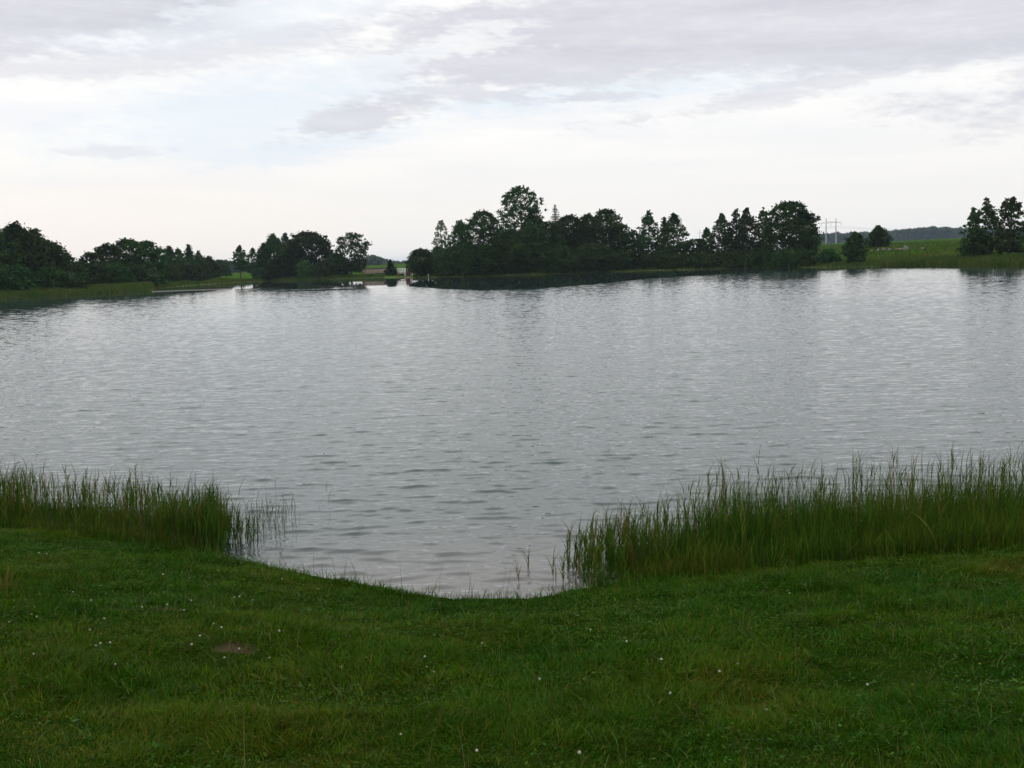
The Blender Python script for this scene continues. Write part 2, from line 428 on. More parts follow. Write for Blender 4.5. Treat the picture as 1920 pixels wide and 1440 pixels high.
def water_mesh(name, waz, wr, waves):
    A, RR, q = polar_grid(wr, waz)
    wx, wy = RR * np.sin(A), RR * np.cos(A)
    keep = (RR < shore_r(A) + 6) & (wy > y_edge(wx) - 0.5)
    q = q[keep[q].any(1)]; used = np.zeros(len(wx), bool); used[q.ravel()] = True
    remap = np.cumsum(used) - 1; q = remap[q]
    dy = np.repeat(np.gradient(wr), len(waz))[used]; dx = (RR * np.tile(np.gradient(waz), len(wr)))[used]
    A, RR, wx, wy = A[used], RR[used], wx[used], wy[used]
    calm = water_calm(A, RR); lee = 1 - sstep(9.5, 15.5, RR)
    X, Y, Z = wx, wy, np.zeros(len(wx))
    if waves:
        gust = (0.72 + 0.56 * fbm(wx * 0.06, wy * 0.035, 53)) * (1 - 0.3 * sstep(50, 180, RR))
        edge_fade = sstep(-0.2, 0.9, wy - y_edge(wx)) * (1 - sstep(0.60, 0.615, np.abs(A)))
        X, Y, Z = wave_field(wx, wy, dy, dx, gust * (1 - calm) * edge_fade, lee)
    o = mesh_np(name, np.stack([X, Y, Z], 1), q, None, [M_WATER], smooth=True, attr={'calm': calm, 'lee': lee})
    return tag(o, kind='structure')
mt, n, b = new_mat('lake water'); M_WATER = mt
g = n.nodes.new('ShaderNodeNewGeometry'); p = E(n, g.outputs['Position']); x, y, z = separate(n, p)
ac = n.nodes.new('ShaderNodeAttribute'); ac.attribute_name = 'calm'; ca = E(n, ac.outputs['Fac'])
an = n.nodes.new('ShaderNodeAttribute'); an.attribute_name = 'lee'; lee = E(n, an.outputs['Fac'])
def wn(sx, sy, seed, detail=2, rough=0.5, shear=0.0):
    return noise(n, combine(n, x * sx + y * shear, y * sy + x * shear * 0.6, seed), 1.0, detail, rough, 0.25) - 0.5
amp = ca.rsub(1.0) * (lee * -0.6 + 1.0) + ca * 0.06
nv = combine(n, (wn(4.0, 6.0, 51.0, 2) * amp) * -0.10, (wn(5.0, 12.0, 9.0, 2) * amp) * -0.13, 0.0)
va = n.nodes.new('ShaderNodeVectorMath'); va.operation = 'ADD'; n.links.new(nv.s, va.inputs[0]); n.links.new(g.outputs['Normal'], va.inputs[1])
nn = n.nodes.new('ShaderNodeVectorMath'); nn.operation = 'NORMALIZE'; n.links.new(va.outputs[0], nn.inputs[0])
n.links.new(mix(n, lee, (0.026, 0.042, 0.042), (0.095, 0.086, 0.083)).s, b.inputs['Base Color']); b.inputs['IOR'].default_value = 1.333
n.links.new((ca.rsub(1.0) * 0.03 + 0.01).s, b.inputs['Roughness'])
n.links.new(nn.outputs[0], b.inputs['Normal'])
wr = [8.0]
while wr[-1] < 325: wr.append(wr[-1] + 0.032 + 0.00055 * max(wr[-1] - 10, 0))
water_mesh('water', np.linspace(-0.62, 0.62, 720), np.array(wr), True)
for side in (-1, 1):          # the rest of the lake, beyond both borders of the photo
    aa = np.linspace(0.62, 1.5, 20) * side
    water_mesh('water', np.sort(aa), np.concatenate([np.arange(8, 30, 0.4), np.geomspace(30, 325, 50)]), False)

# ------------------------------------------------------------------ blades (lawn, reeds)
def blades(base, length, width, lean_dir, lean, tint, segs=3, tip_droop=0.0, face=None):
    """strips that bend over: returns verts, quads, tris, tint"""
    N = len(base)
    face = rng.random(N) * 2 * math.pi if face is None else face
    wv = np.stack([np.cos(face), np.sin(face), np.zeros(N)], 1) * (width / 2)[:, None]
    ld = np.stack([np.cos(lean_dir), np.sin(lean_dir), np.zeros(N)], 1)
    vs = []
    for k in range(segs + 1):
        t = k / segs
        up = length * (t - (lean ** 2) * 0.35 * t * t - tip_droop * t ** 3)
        c = base + ld * (length * lean * t * t)[:, None]; c[:, 2] += up
        if k < segs:
            w = (1 - 0.75 * t ** 2)
            vs += [c - wv * w, c + wv * w]
        else: vs.append(c)
    V = np.stack(vs, 1); per = V.shape[1]
    o = np.arange(N)[:, None] * per
    Q = np.concatenate([o + np.array([2 * k, 2 * k + 1, 2 * k + 3, 2 * k + 2]) for k in range(segs - 1)], 0) if segs > 1 else np.zeros((0, 4), int)
    T = o + np.array([2 * segs - 2, 2 * segs - 1, 2 * segs])
    return V.reshape(-1, 3), Q, T, np.repeat(tint, per, 0)
def join(parts):
    V, Q, T, C = [], [], [], []; n0 = 0
    for v, q_, t, c in parts:
        V.append(v); Q.append(q_ + n0); T.append(t + n0); C.append(c); n0 += len(v)
    return np.concatenate(V), np.concatenate(Q), np.concatenate(T), np.concatenate(C)
def pal(u, cols):
    cols = np.array(cols); k = np.clip((u * (len(cols) - 1)), 0, len(cols) - 1.001); i = k.astype(int); f = (k - i)[:, None]
    return cols[i] * (1 - f) + cols[i + 1] * f
GREENS = [(0.011, 0.064, 0.001), (0.022, 0.084, 0.001), (0.042, 0.100, 0.001), (0.072, 0.104, 0.002), (0.15, 0.11, 0.02)]
def lawn_points(N, y0, y1):
    out = []
    while sum(len(o_) for o_ in out) < N:
        k = N
        yy = rng.uniform(y0, y1, k); hw = 0.56 * yy + 1.2
        xx = rng.uniform(-1, 1, k) * (0.56 * y1 + 1.2)
        ok = (np.abs(xx) < hw) & (yy < y_edge(xx) + 0.06 + 0.30 * (fbm(xx * 2.2, xx * 0 + 5, 67) - 0.5) - 0.10 * rng.random(k))
        ok &= rng.random(k) > dirt_mask(xx, yy) * 0.80
        ok &= rng.random(k) < 0.45 + 0.9 * fbm(xx * 4, yy * 4, 61)
        out.append(np.stack([xx[ok], yy[ok]], 1))
    return np.concatenate(out)[:N]
def lawn(N, y0, y1, w, segs):
    P = lawn_points(N, y0, y1); x, y = P[:, 0], P[:, 1]
    P = P + rng.normal(0, 0.004, P.shape)
    base = np.stack([P[:, 0], P[:, 1], ground_z(P[:, 0], P[:, 1]) - 0.008], 1)
    tall = fbm(x * 1.3, y * 1.3, 71); tuft = fbm(x * 5, y * 5, 75)
    L = 0.75 * (0.030 + 0.075 * sstep(0.35, 0.75, tall) + 0.045 * sstep(0.45, 0.8, tuft)) * rng.uniform(0.5, 1.45, N)
    ldir = 2 * math.pi * fbm(x * 2.4, y * 2.4, 81) * 2 + rng.normal(0, 1.1, N)
    lean = np.clip(rng.normal(0.75, 0.35, N), 0.05, 1.35)
    u = np.clip(0.9 * (fbm(x * 0.8, y * 0.8, 91) - 0.5) + 0.42 + rng.normal(0, 0.16, N), 0, 1)
    u = np.where(rng.random(N) < 0.035, 1.0, u)
    c = pal(u, GREENS) * 0.70 * (0.45 + 0.5 * rng.random(N) + 0.9 * rng.random(N) ** 5 + 0.55 * fbm(x * 3, y * 3, 95))[:, None]  # rare brighter blades paint glints into the tint
    return blades(base, L, w * rng.uniform(0.6, 1.4, N), ldir, lean, c, segs)
parts = [lawn(220000, 2.6, 6.2, 0.0046, 3), lawn(330000, 6.2, 15.5, 0.0070, 2)]
# taller seed stalks and leaf blades standing out of the sward and along the water's edge
def stalks(P, hmin, hmax, col, w=0.004, lean=0.25):
    N = len(P); base = np.stack([P[:, 0], P[:, 1], ground_z(P[:, 0], P[:, 1])], 1)
    return blades(base, rng.uniform(hmin, hmax, N), np.full(N, w), rng.random(N) * 6.28, np.abs(rng.normal(lean, 0.15, N)),
                  np.tile(col, (N, 1)) * rng.uniform(0.7, 1.3, N)[:, None], 4)
P = lawn_points(4200, 2.8, 13); parts.append(stalks(P, 0.05, 0.13, (0.08, 0.13, 0.035), 0.0038, 0.9))  # pale curved blades: highlights on the grass, put into the tint
P = lawn_points(420, 3.0, 13); parts.append(stalks(P, 0.18, 0.36, (0.10, 0.085, 0.04), 0.0032, 0.3))
ex = rng.uniform(-5.5, 3.0, 900); P = np.stack([ex, y_edge(ex) - np.abs(rng.normal(0.02, 0.10, 900))], 1); parts.append(stalks(P, 0.07, 0.18, (0.035, 0.095, 0.006), 0.007, 0.6))
ex = rng.uniform(-5.5, 3.0, 70); P = np.stack([ex, y_edge(ex) - rng.uniform(-0.05, 0.15, 70)], 1); parts.append(stalks(P, 0.25, 0.48, (0.05, 0.06, 0.03), 0.0045, 0.25))
V, Q, T, C = join(parts)
grass = mesh_np('lawn_grass', V, Q, T, [M_GRASS], attr={'tint': C})
tag(grass, 'short dark green grass covering the near bank down to the water', 'grass', kind='stuff')

# broad leaves lying in the sward (clover, plantain)
def leaf_patch(N, size):
    P = lawn_points(N, 2.8, 12.5); x, y = P[:, 0], P[:, 1]
    ok = fbm(x * 0.9, y * 0.9, 131) > 0.48; P = P[ok]; N = len(P)
    c = np.stack([P[:, 0], P[:, 1], ground_z(P[:, 0], P[:, 1]) + rng.uniform(0.01, 0.05, N)], 1)
    V, Q = [], []
    s_ = size * rng.uniform(0.6, 1.5, N); a = rng.random(N) * 6.28; tl = rng.normal(0, 0.35, (N, 2))
    for k in range(4):
        t = a + k * math.pi / 2; rr_ = s_ * (1.0 if k % 2 == 0 else 0.55)
        dx, dy = np.cos(t) * rr_, np.sin(t) * rr_
        V.append(c + np.stack([dx, dy, dx * tl[:, 0] + dy * tl[:, 1]], 1))
    V = np.stack(V, 1).reshape(-1, 3); Q = np.arange(N)[:, None] * 4 + np.arange(4)
    col = pal(np.clip(rng.normal(0.3, 0.2, N), 0, 1), GREENS) * rng.uniform(0.5, 1.1, N)[:, None]
    return V, Q, np.zeros((0, 3), int), np.repeat(col, 4, 0)
V, Q, T, C = join([leaf_patch(26000, 0.011), leaf_patch(900, 0.022)])
lv = mesh_np('clover_leaves', V, Q, None, [M_GRASS], attr={'tint': C})
tag(lv, 'small broad clover leaves spread through the lawn', 'ground cover', kind='stuff')

# reeds
REEDS = [(0.014, 0.054, 0.005), (0.028, 0.074, 0.005), (0.048, 0.084, 0.005), (0.072, 0.082, 0.008), (0.13, 0.09, 0.03)]
def reed_stems(P, h, zb=-0.05, nleaf=5, ub=0.35, w=0.006, leanm=0.06):
    N = len(P); base = np.stack([P[:, 0], P[:, 1], np.full(N, zb)], 1)
    u = np.clip(rng.normal(ub, 0.2, N), 0, 1); u = np.where(rng.random(N) < 0.09, 1.0, u); col = pal(u, REEDS) * rng.uniform(0.7, 1.2, N)[:, None]
    ld = rng.normal(0.3, 1.2, N); ln = np.abs(rng.normal(leanm, 0.06, N)); ln = np.where(rng.random(N) < 0.07, rng.uniform(.3, .8, N), ln)
    out_ = [blades(base, h, np.full(N, w), ld, ln, col, 4, face=rng.normal(0, 0.5, N))]
    for k in range(nleaf):
        t = rng.uniform(0.15, 0.92, N)
        b_ = base.copy(); b_[:, 0] += np.cos(ld) * h * ln * t * t; b_[:, 1] += np.sin(ld) * h * ln * t * t; b_[:, 2] += h * t
        L = rng.uniform(0.14, 0.34, N)
        out_.append(blades(b_, L, np.full(N, w * 1.5), rng.normal(0.2, 1.6, N), rng.uniform(0.1, 0.7, N), col * rng.uniform(0.8, 1.25, N)[:, None], 3))
    return out_
def sedge(P, h, zb, ub=0.4, w=0.006):
    N = len(P); base = np.stack([P[:, 0], P[:, 1], zb], 1)
    u = np.clip(ub + 0.9 * (fbm(P[:, 0] * 1.2, P[:, 1] * 1.2, 141) - 0.5) + rng.normal(0, 0.16, N), 0, 1)
    col = pal(u, REEDS) * (0.5 + 0.6 * rng.random(N) + 1.6 * rng.random(N) ** 7)[:, None]
    return blades(base, h, w * rng.uniform(0.7, 1.4, N), rng.random(N) * 6.28, np.abs(rng.normal(0.16, 0.12, N)), col, 3)
def bed(N, x0, x1, d0, d1, prof):
    """random spots between two offsets behind the lawn edge; prof(x) scales the depth of the bed"""
    x = rng.uniform(x0, x1, N); t = rng.random(N)
    dd = d0 + (d1 - d0) * t
    return np.stack([x, y_edge(x) + dd * prof(x)], 1)
XR0 = on_plane(1085, 1060, 0)[0]; XR1 = 10.5
def prof_r(x): return 0.35 + 0.65 * sstep(XR0, XR0 + 2.2, x)
def h_r(x): return 0.50 + 0.28 * sstep(XR0, XR0 + 1.5, x) + 0.02 * sstep(3.5, 7, x)
pr = []
P = bed(30000, XR0 + 0.2, XR1, -0.05, 2.1, prof_r)
P[:, 1] += 0.55 * (1 - sstep(XR0, XR0 + 0.75, P[:, 0]))
P = P[rng.random(len(P)) < 0.06 + 0.94 * sstep(XR0 + 0.25, XR0 + 0.8, P[:, 0] + 0.35 * (fbm(P[:, 1] * 3, P[:, 0] * 3, 149) - .5))]
tt = (P[:, 1] - y_edge(P[:, 0]))
hh = h_r(P[:, 0]) * (0.62 + 0.38 * sstep(XR0, XR0 + 1.6, P[:, 0])) * (0.55 + 0.35 * sstep(0, 0.8, tt)) * rng.uniform(0.45, 1.15, len(P)) * (0.7 + 0.6 * fbm(P[:, 0] * 1.5, P[:, 1] * 1.5, 151))
pr.append(sedge(P, hh, np.maximum(ground_z(P[:, 0], P[:, 1]), -0.1), 0.36))
def arcs(P, h, ub):
    N = len(P); base = np.stack([P[:, 0], P[:, 1], np.maximum(ground_z(P[:, 0], P[:, 1]), -0.1)], 1)
    col = pal(np.clip(rng.normal(ub, .22, N), 0, 1), REEDS) * rng.uniform(.9, 2.0, N)[:, None]
    return blades(base, h, rng.uniform(.005, .010, N), rng.random(N) * 6.28, np.clip(rng.normal(.45, .2, N), .05, 1), col, 5, tip_droop=0.12)
k_ = rng.choice(len(P), 4500, replace=False); pr.append(arcs(P[k_], hh[k_] * rng.uniform(.7, 1.15, 4500), .5))
P = bed(1350, XR0, XR1, 0.3, 2.6, prof_r); P = P[rng.random(len(P)) < 0.4 + 0.9 * sstep(0.4, 0.6, fbm(P[:, 0] * 1.6, P[:, 1] * 1.6, 155))]
pr += reed_stems(P, (h_r(P[:, 0]) * 0.95) * rng.uniform(0.72, 1.25, len(P)), ub=0.4)
P = np.stack([XR0 + 0.42 + rng.normal(0, 0.34, 260), 0 * np.zeros(260)], 1); P[:, 1] = y_edge(P[:, 0]) + rng.uniform(0.5, 1.7, 260)
pr += reed_stems(P, rng.uniform(0.22, 0.66, 260) * (0.45 + 0.55 * sstep(XR0 - 0.5, XR0 + 0.7, P[:, 0])), ub=0.35, leanm=.14)
V, Q, T, C = join(pr)
o = mesh_np('reed_bed', V, Q, T, [M_REED], attr={'tint': C})
tag(o, 'wide olive green reed bed in the shallows right of the small bay', 'reeds', kind='stuff')

XL1 = on_plane(425, 1030, 0)[0]; XL0 = -11.5
def prof_l(x): return 0.35 + 0.65 * (1 - sstep(XL1 - 2.5, XL1, x))
def h_l(x): return 0.54 - 0.06 * (1 - sstep(XL1 - 3, XL1, x))
pl = []
P = bed(22000, XL0, XL1 + 0.05, -0.05, 1.7, prof_l)
P = P[rng.random(len(P)) < 0.05 + 0.95 * (1 - sstep(XL1 - 0.5, XL1, P[:, 0] + 0.4 * (fbm(P[:, 1] * 3, P[:, 0] * 3, 149) - .5)))]
tt = (P[:, 1] - y_edge(P[:, 0]))
hh = h_l(P[:, 0]) * (0.45 + 0.3 * sstep(0, 0.8, tt)) * rng.uniform(0.5, 1.1, len(P))
v_, q_, t_, c_ = sedge(P, hh, np.maximum(ground_z(P[:, 0], P[:, 1]), -0.1), 0.5); pl.append((v_, q_, t_, c_ * 0.8))
k_ = rng.choice(len(P), 2500, replace=False); pl.append(arcs(P[k_], hh[k_] * rng.uniform(.7, 1.2, 2500), .4))
P = bed(1300, XL0, XL1, 0.2, 2.2, prof_l); P = P[rng.random(len(P)) < 0.45 + 0.9 * sstep(0.4, 0.6, fbm(P[:, 0] * 1.6, P[:, 1] * 1.6, 165))]
pl += reed_stems(P, h_l(P[:, 0]) * rng.uniform(0.8, 1.3, len(P)), ub=0.45, nleaf=6, leanm=0.1)
P = np.stack([XL1 - 0.42 + rng.normal(0, 0.28, 420), np.zeros(420)], 1); P[:, 1] = y_edge(P[:, 0]) + rng.uniform(0.1, 1.3, 420)
pl += reed_stems(P, rng.uniform(0.30, 0.78, 420) * (0.35 + 0.65 * (1 - sstep(XL1 - 0.4, XL1 + 0.5, P[:, 0]))), ub=0.25, nleaf=6, leanm=.16)
V, Q, T, C = join(pl)
o = mesh_np('reed_bed', V, Q, T, [M_REED], attr={'tint': C})
tag(o, 'narrow dark reed bed in the shallows left of the small bay', 'reeds', kind='stuff')
# thin scattered stems standing in open water beside the left bed
c0 = on_plane(505, 985, 0)
P = np.stack([c0[0] + rng.normal(-0.05, 0.24, 70), c0[1] + rng.normal(0, 0.5, 70)], 1)
c1_ = on_plane(455, 1010, 0); P = np.concatenate([P, np.stack([c1_[0] + rng.normal(0, 0.14, 70), c1_[1] + rng.normal(0.3, 0.5, 70)], 1)])
V, Q, T, C = join(reed_stems(P, rng.uniform(0.15, 0.42, len(P)), ub=0.1, nleaf=1, w=0.004))
o = mesh_np('sparse_reeds', V, Q, T, [M_REED], attr={'tint': C})
tag(o, 'thin scattered reed stems in open water off the left reed bed', 'reeds', kind='stuff')

def tuft(px, py, n_, h0, h1, spread, label, ub=0.3, lean=0.3):
    c = on_plane(px, py, 0.15); c[1] = min(c[1], y_edge(c[0]) - 0.02); c[2] = float(ground_z(c[0], c[1]))
    P = rng.normal(0, spread, (n_, 2)); base = np.stack([P[:, 0], P[:, 1], np.zeros(n_)], 1)
    dirs = np.arctan2(P[:, 1], P[:, 0])
    col = pal(np.clip(rng.normal(ub, 0.15, n_), 0, 1), REEDS)
    v, q_, t, cc = blades(base, rng.uniform(h0, h1, n_), np.full(n_, 0.006), dirs, np.abs(rng.normal(lean, 0.2, n_)), cc_ if False else col, 4)
    o = mesh_np('grass_tuft', v, q_, t, [M_REED], attr={'tint': cc}); o.location = c
    return tag(o, label, 'grass tuft', 'tall tufts on the lawn')
tuft(1125, 1090, 90, 0.12, 0.34, 0.05, 'dark tall grass tuft at the water edge beside the right reed bed')
tuft(505, 1195, 40, 0.10, 0.25, 0.05, 'taller grass tuft standing beside a bare earth patch on the lawn', 0.2)
tuft(20, 1240, 60, 0.12, 0.26, 0.08, 'pale dry grass tuft at the left border of the lawn', 0.8)
tuft(90, 1260, 60, 0.10, 0.26, 0.07, 'green grass tuft near the left border of the lawn', 0.2)

# clover flowers: small white heads on stems
def flower_mesh():
    mb = MB(); mb.tube([(0, 0, 0), (0.004, 0, 0.03), (0, 0.003, 0.06)], [0.0012, 0.0011, 0.001], 4)
    vs, qs, ts = [], [], []
    n0 = mb.n
    for i in range(46):
        t = math.acos(1 - 1.55 * (i + .5) / 46); a = i * 2.39996
        d = np.array([math.sin(t) * math.cos(a), math.sin(t) * math.sin(a), math.cos(t)]); c = np.array([0, 0, 0.066]) + d * 0.006
        s1 = np.cross(d, [0.3, 0.2, 1.0]); s1 /= np.linalg.norm(s1) + 1e-6; s2 = np.cross(d, s1)
        mb.add([c - s1 * .002, c + s2 * .002, c + s1 * .002, c - s2 * .002, c + d * 0.007], (), [(0, 1, 4), (1, 2, 4), (2, 3, 4), (3, 0, 4)])
    V = np.concatenate(mb.v)
    idx = np.concatenate([np.ones(len(mb.q), int), np.zeros(0, int)])
    mi = [1] * len(mb.q) + [1 if max(f) < n0 else 0 for f in mb.t]
    return V, mb.q, mb.t, mi
M_PETAL = plain_mat('clover petals', (0.34, 0.31, 0.29), (0.52, 0.50, 0.46), 60, 0.7)
M_STEM = plain_mat('flower stem', (0.03, 0.07, 0.02), (0.05, 0.09, 0.02), 30, 0.6)
V, q_, t_, mi = flower_mesh()
FL = [(72, 1110), (171, 1122), (137, 1106), (63, 1135), (20, 1163), (63, 1148), (72, 1154), (358, 1121), (347, 1140), (265, 1136), (313, 1131),
      (416, 1174), (402, 1164), (194, 1158), (165, 1178), (181, 1209), (189, 1206), (205, 1204), (137, 1214), (61, 1224), (378, 1191), (361, 1206),
      (523, 1181), (418, 1231), (502, 1229), (451, 1213), (440, 1115), (448, 1115), (474, 1119), (74, 1034), (88, 1036), (410, 1064), (530, 1081),
      (306, 1075), (216, 1241), (797, 1230), (800, 1243), (813, 1254), (643, 1244), (1007, 1273), (1105, 1178), (1176, 1200), (1240, 1237),
      (1258, 1296), (753, 1370), (899, 1403), (1089, 1408), (1478, 1108), (1704, 1123), (1352, 1258), (1381, 1244), (1624, 1282), (1435, 1327), (904, 1199)]
proto = None
for i, (a, b_) in enumerate(FL):
    z = 1.2
    for _ in range(6):
        c = on_plane(a, b_, z); z = float(ground_z(c[0], c[1])) + 0.06
    if proto is None:
        proto = mesh_np('clover_flower', V, q_, t_, [M_PETAL, M_STEM], mat_idx=mi); o = proto
    else:
        o = proto.copy(); COL.objects.link(o)
    o.location = (c[0], c[1], z - 0.055); o.rotation_euler = (random.uniform(-.3, .3), random.uniform(-.3, .3), random.uniform(0, 6.28))
    sc = random.uniform(0.55, 0.85); o.scale = (sc, sc, sc * 1.0)
    tag(o, 'small white clover flower head scattered in the short lawn grass', 'flower', 'white clover flowers in the lawn')

# ------------------------------------------------------------------ trees
def leaf_quads(c, size, flat=0.0):
    N = len(c)
    a = rng.normal(size=(N, 3)); a /= np.linalg.norm(a, axis=1)[:, None]
    h = rng.normal(size=(N, 3)); h -= (h * a).sum(1)[:, None] * a; h /= np.linalg.norm(h, axis=1)[:, None]
    if flat:
        a[:, 2] *= (1 - flat); h[:, 2] *= (1 - flat)
    s1 = size * rng.uniform(0.6, 1.3, N); s2 = s1 * rng.uniform(0.35, 0.8, N)
    V = np.stack([c - a * s1[:, None], c - h * s2[:, None] * rng.uniform(.4, 1, N)[:, None], c + a * s1[:, None], c + h * s2[:, None]], 1)
    return V.reshape(-1, 3), np.arange(N)[:, None] * 4 + np.arange(4)
def envelope(kind, t):
    """half width of a crown, 0..1, at height t (0 crown base, 1 top)"""
    if kind == 'round': return np.sqrt(np.clip(1 - (2 * t - 0.9) ** 2 / 1.21, 0.02, 1))
    if kind == 'dome': return np.where(t < 0.45, 0.92 + 0.08 * t / 0.45, np.sqrt(np.clip(1 - ((t - 0.45) / 0.56) ** 2, 0.01, 1)))
    if kind == 'cone': return np.clip(1.02 - t, 0.03, 1) ** 0.85 * np.where(t < 0.1, 0.7 + 3 * t, 1)
    if kind == 'alder': return np.where(t < 0.3, 0.75 + 0.25 * t / 0.3, np.clip(1.03 - (np.maximum(t - 0.3, 0) / 0.7) ** 2.0, 0.10, 1))
    if kind == 'umbrella': return np.interp(t, [0, .15, .35, .5, .62, .8, .93, 1.0], [1.0, 1.05, .95, .72, .80, .78, .55, .2])
    if kind == 'column': return np.interp(t, [0, .2, .5, .8, 1.0], [.75, 1.0, 1.0, .75, .25])
def make_tree(name, px, ytop, w, off, kind='alder', clear=0.06, dens=1.0, gap=0.0, mat=None, label='', cat='tree', group=None,
              leaf=0.30, bark=None, ymid=None, stems=1, ybase=None, lop=0.0):
    d0 = at_range(px, (ytop + 500) / 2, 100); a0 = math.atan2(d0[0], d0[1])
    dist = shore_r(a0) + off
    top = at_range(px, ytop, dist)
    bx, by = dist * math.sin(a0), dist * math.cos(a0)
    bz = float(ground_z(bx, by)) - 0.05
    H = top[2] - bz; W = w * dist / FPX / 2 * 1.16
    root = empty(name, (bx, by, bz))
    tag(root, label, cat, group)
    # clumps of leaves held on limbs through the volume of the crown
    cz0 = H * clear
    nc = int((30 + 7.0 * W * (H - cz0) / 3.0) * dens)
    t = rng.random(nc) ** 0.92
    gapk = gap * sstep(0.25, 0.6, t)
    keep_ = rng.random(nc) > gapk * 0.35; t = t[keep_]; nc = len(t)
    ang = rng.random(nc) * 2 * math.pi
    rad = np.sqrt(rng.uniform(0.05, 1, nc)); rad = np.where(rng.random(nc) < 0.6, 0.72 + 0.28 * rad, rad)
    lob = 1 + 0.22 * np.sin(ang * 2 + rng.random() * 6) * np.cos(t * 7 + rng.random() * 6) + rng.normal(0, 0.07, nc)
    er = envelope(kind, t) * W * lob
    crad = np.clip(0.22 * W + 0.35, 0.6, 1.7) * rng.uniform(0.5, 1.4, nc) * (1 - 0.35 * t) * (1 - 0.3 * gap)
    er = np.maximum(er - crad * 0.3, 0.08 * W)
    cc = np.stack([np.cos(ang) * er * rad, np.sin(ang) * er * rad, cz0 + t * (H - cz0 - crad * 0.5)], 1)
    cc[:, 0] += lop * W * t
    tip = np.array([[lop * W + rng.normal(0, .1), 0, H - 0.3]]); cc = np.concatenate([cc, tip]); crad = np.append(crad, 0.45); nc += 1
    per = np.clip((30 * (crad / 0.9) ** 1.7 * (0.30 / leaf) ** 1.2), 8, 110).astype(int)
    idx = np.repeat(np.arange(nc), per)
    dv = rng.normal(size=(len(idx), 3)); dv /= np.linalg.norm(dv, axis=1)[:, None]; dv *= (np.minimum(np.abs(rng.normal(0, 0.6, len(idx))), 1.15))[:, None]
    dv[:, 2] *= 0.62 if gap else 0.75
    pts = cc[idx] + dv * crad[idx][:, None]
    # loose foliage filling the inside of the crown, in drifts
    nf = int(W * (H - cz0) * 26 * dens); ft = rng.random(nf); fa = rng.random(nf) * 6.283; fr = np.sqrt(rng.random(nf)) * 0.93
    fe = envelope(kind, ft) * W
    fp = np.stack([np.cos(fa) * fe * fr + lop * W * ft, np.sin(fa) * fe * fr, cz0 + ft * (H - cz0) * 0.97], 1)
    fd = vnoise(fp[:, 0] * 0.7 + px, fp[:, 2] * 0.9, 231) * .6 + vnoise(fp[:, 0] * 0.7 + px, fp[:, 1] * 0.7, 233) * .4
    fp = fp[fd > 0.20 + 0.32 * gap * sstep(0.25, 0.5, ft)]
    pts = np.concatenate([pts, fp])
    pts[:, 2] = np.maximum(pts[:, 2], 0.15)
    V, Q = leaf_quads(pts, leaf)
    if ybase is not None: pass
    mesh_np('crown', V, Q, None, [mat or M_LEAF], root)
    mb = MB(); r0 = 0.016 * H + 0.05
    for s_ in range(stems):
        ox = (s_ - (stems - 1) / 2) * 0.9
        tp = [(ox + lop * W * t_ ** 1.2 + (0.15 * math.sin(t_ * 7 + px) if 0 < t_ < 1 else 0), 0.1 * math.sin(t_ * 5 + px), H * t_ * 0.95 - (0.3 if t_ == 0 else 0)) for t_ in (0, .12, .3, .5, .7, .87, 1.0)]
        mb.tube(tp, [r0 * 1.4, r0, r0 * .82, r0 * .6, r0 * .4, r0 * .22, .03], 7)
    sel = rng.choice(nc, min(nc, 26), replace=False)
    for k in sel:
        e = cc[k]; zt = max(cz0 * 0.8 + 0.3, e[2] - 0.35 * math.hypot(e[0], e[1]) - 0.6); tt_ = zt / H
        st = np.array([lop * W * min(max(tt_, 0), 1) ** 1.2, 0, zt]); md = (st + e) / 2 + [0, 0, 0.15]
        rl = r0 * 0.33 * (1.1 - min(tt_, 1))
        mb.tube([st, md, e], [rl + .02, rl * .7 + .015, 0.015], 4)
    mb.build('trunk', bark or M_BARK, root)
    return root

def make_spruce(px, ytop, w, off, label):
    d0 = at_range(px, (ytop + 500) / 2, 100); a0 = math.atan2(d0[0], d0[1]); dist = shore_r(a0) + off
    top = at_range(px, ytop, dist); bx, by = dist * math.sin(a0), dist * math.cos(a0); bz = float(ground_z(bx, by)) - .05
    H = top[2] - bz; W = w * dist / FPX / 2
    root = empty('spruce_tree', (bx, by, bz)); tag(root, label, 'tree')
    pts = [[0, 0, H - .15], [0, 0, H - .4]]; z = H - 0.55
    while z > 0.6:
        dn = (H - z) / H; rw = 0.10 + W * min(1.0, dn * 3.2) ** 0.85 * 1.05
        m_ = 7 + int(rw * 3); a0_ = rng.random() * 6
        for j in range(m_):
            a = a0_ + 2 * math.pi * (j + rng.random() * .7) / m_; L = rw * rng.uniform(.55, 1.15); up = rng.uniform(-.1, .1)
            for t in np.linspace(0.05, 1, max(3, int(L / 0.10))):
                for _ in range(2):
                    pts.append([math.cos(a) * L * t + rng.normal(0, .05), math.sin(a) * L * t + rng.normal(0, .05), z + up - 0.35 * L * t + 0.25 * L * t * t + rng.normal(0, .06)])
        z -= 0.34 + 0.12 * rng.random()
    V, Q = leaf_quads(np.array(pts), 0.15, 0.3); mesh_np('crown', V, Q, None, [M_LEAF_DARK], root)
    mb = MB(); mb.tube([(0, 0, -.3), (0, 0, H * .5), (0, 0, H * .85), (0, 0, H)], [.2, .10, .04, .01], 7); mb.build('trunk', M_BARK, root)
GA = 'trees of the wood at the left end of the lake'; GB = 'trees of the low wood across the reed meadow'
GC = 'trees of the grove left of the inlet'; GD = 'trees of the tall grove in the middle'; GE = 'trees of the open row on the right'
T_ = make_tree
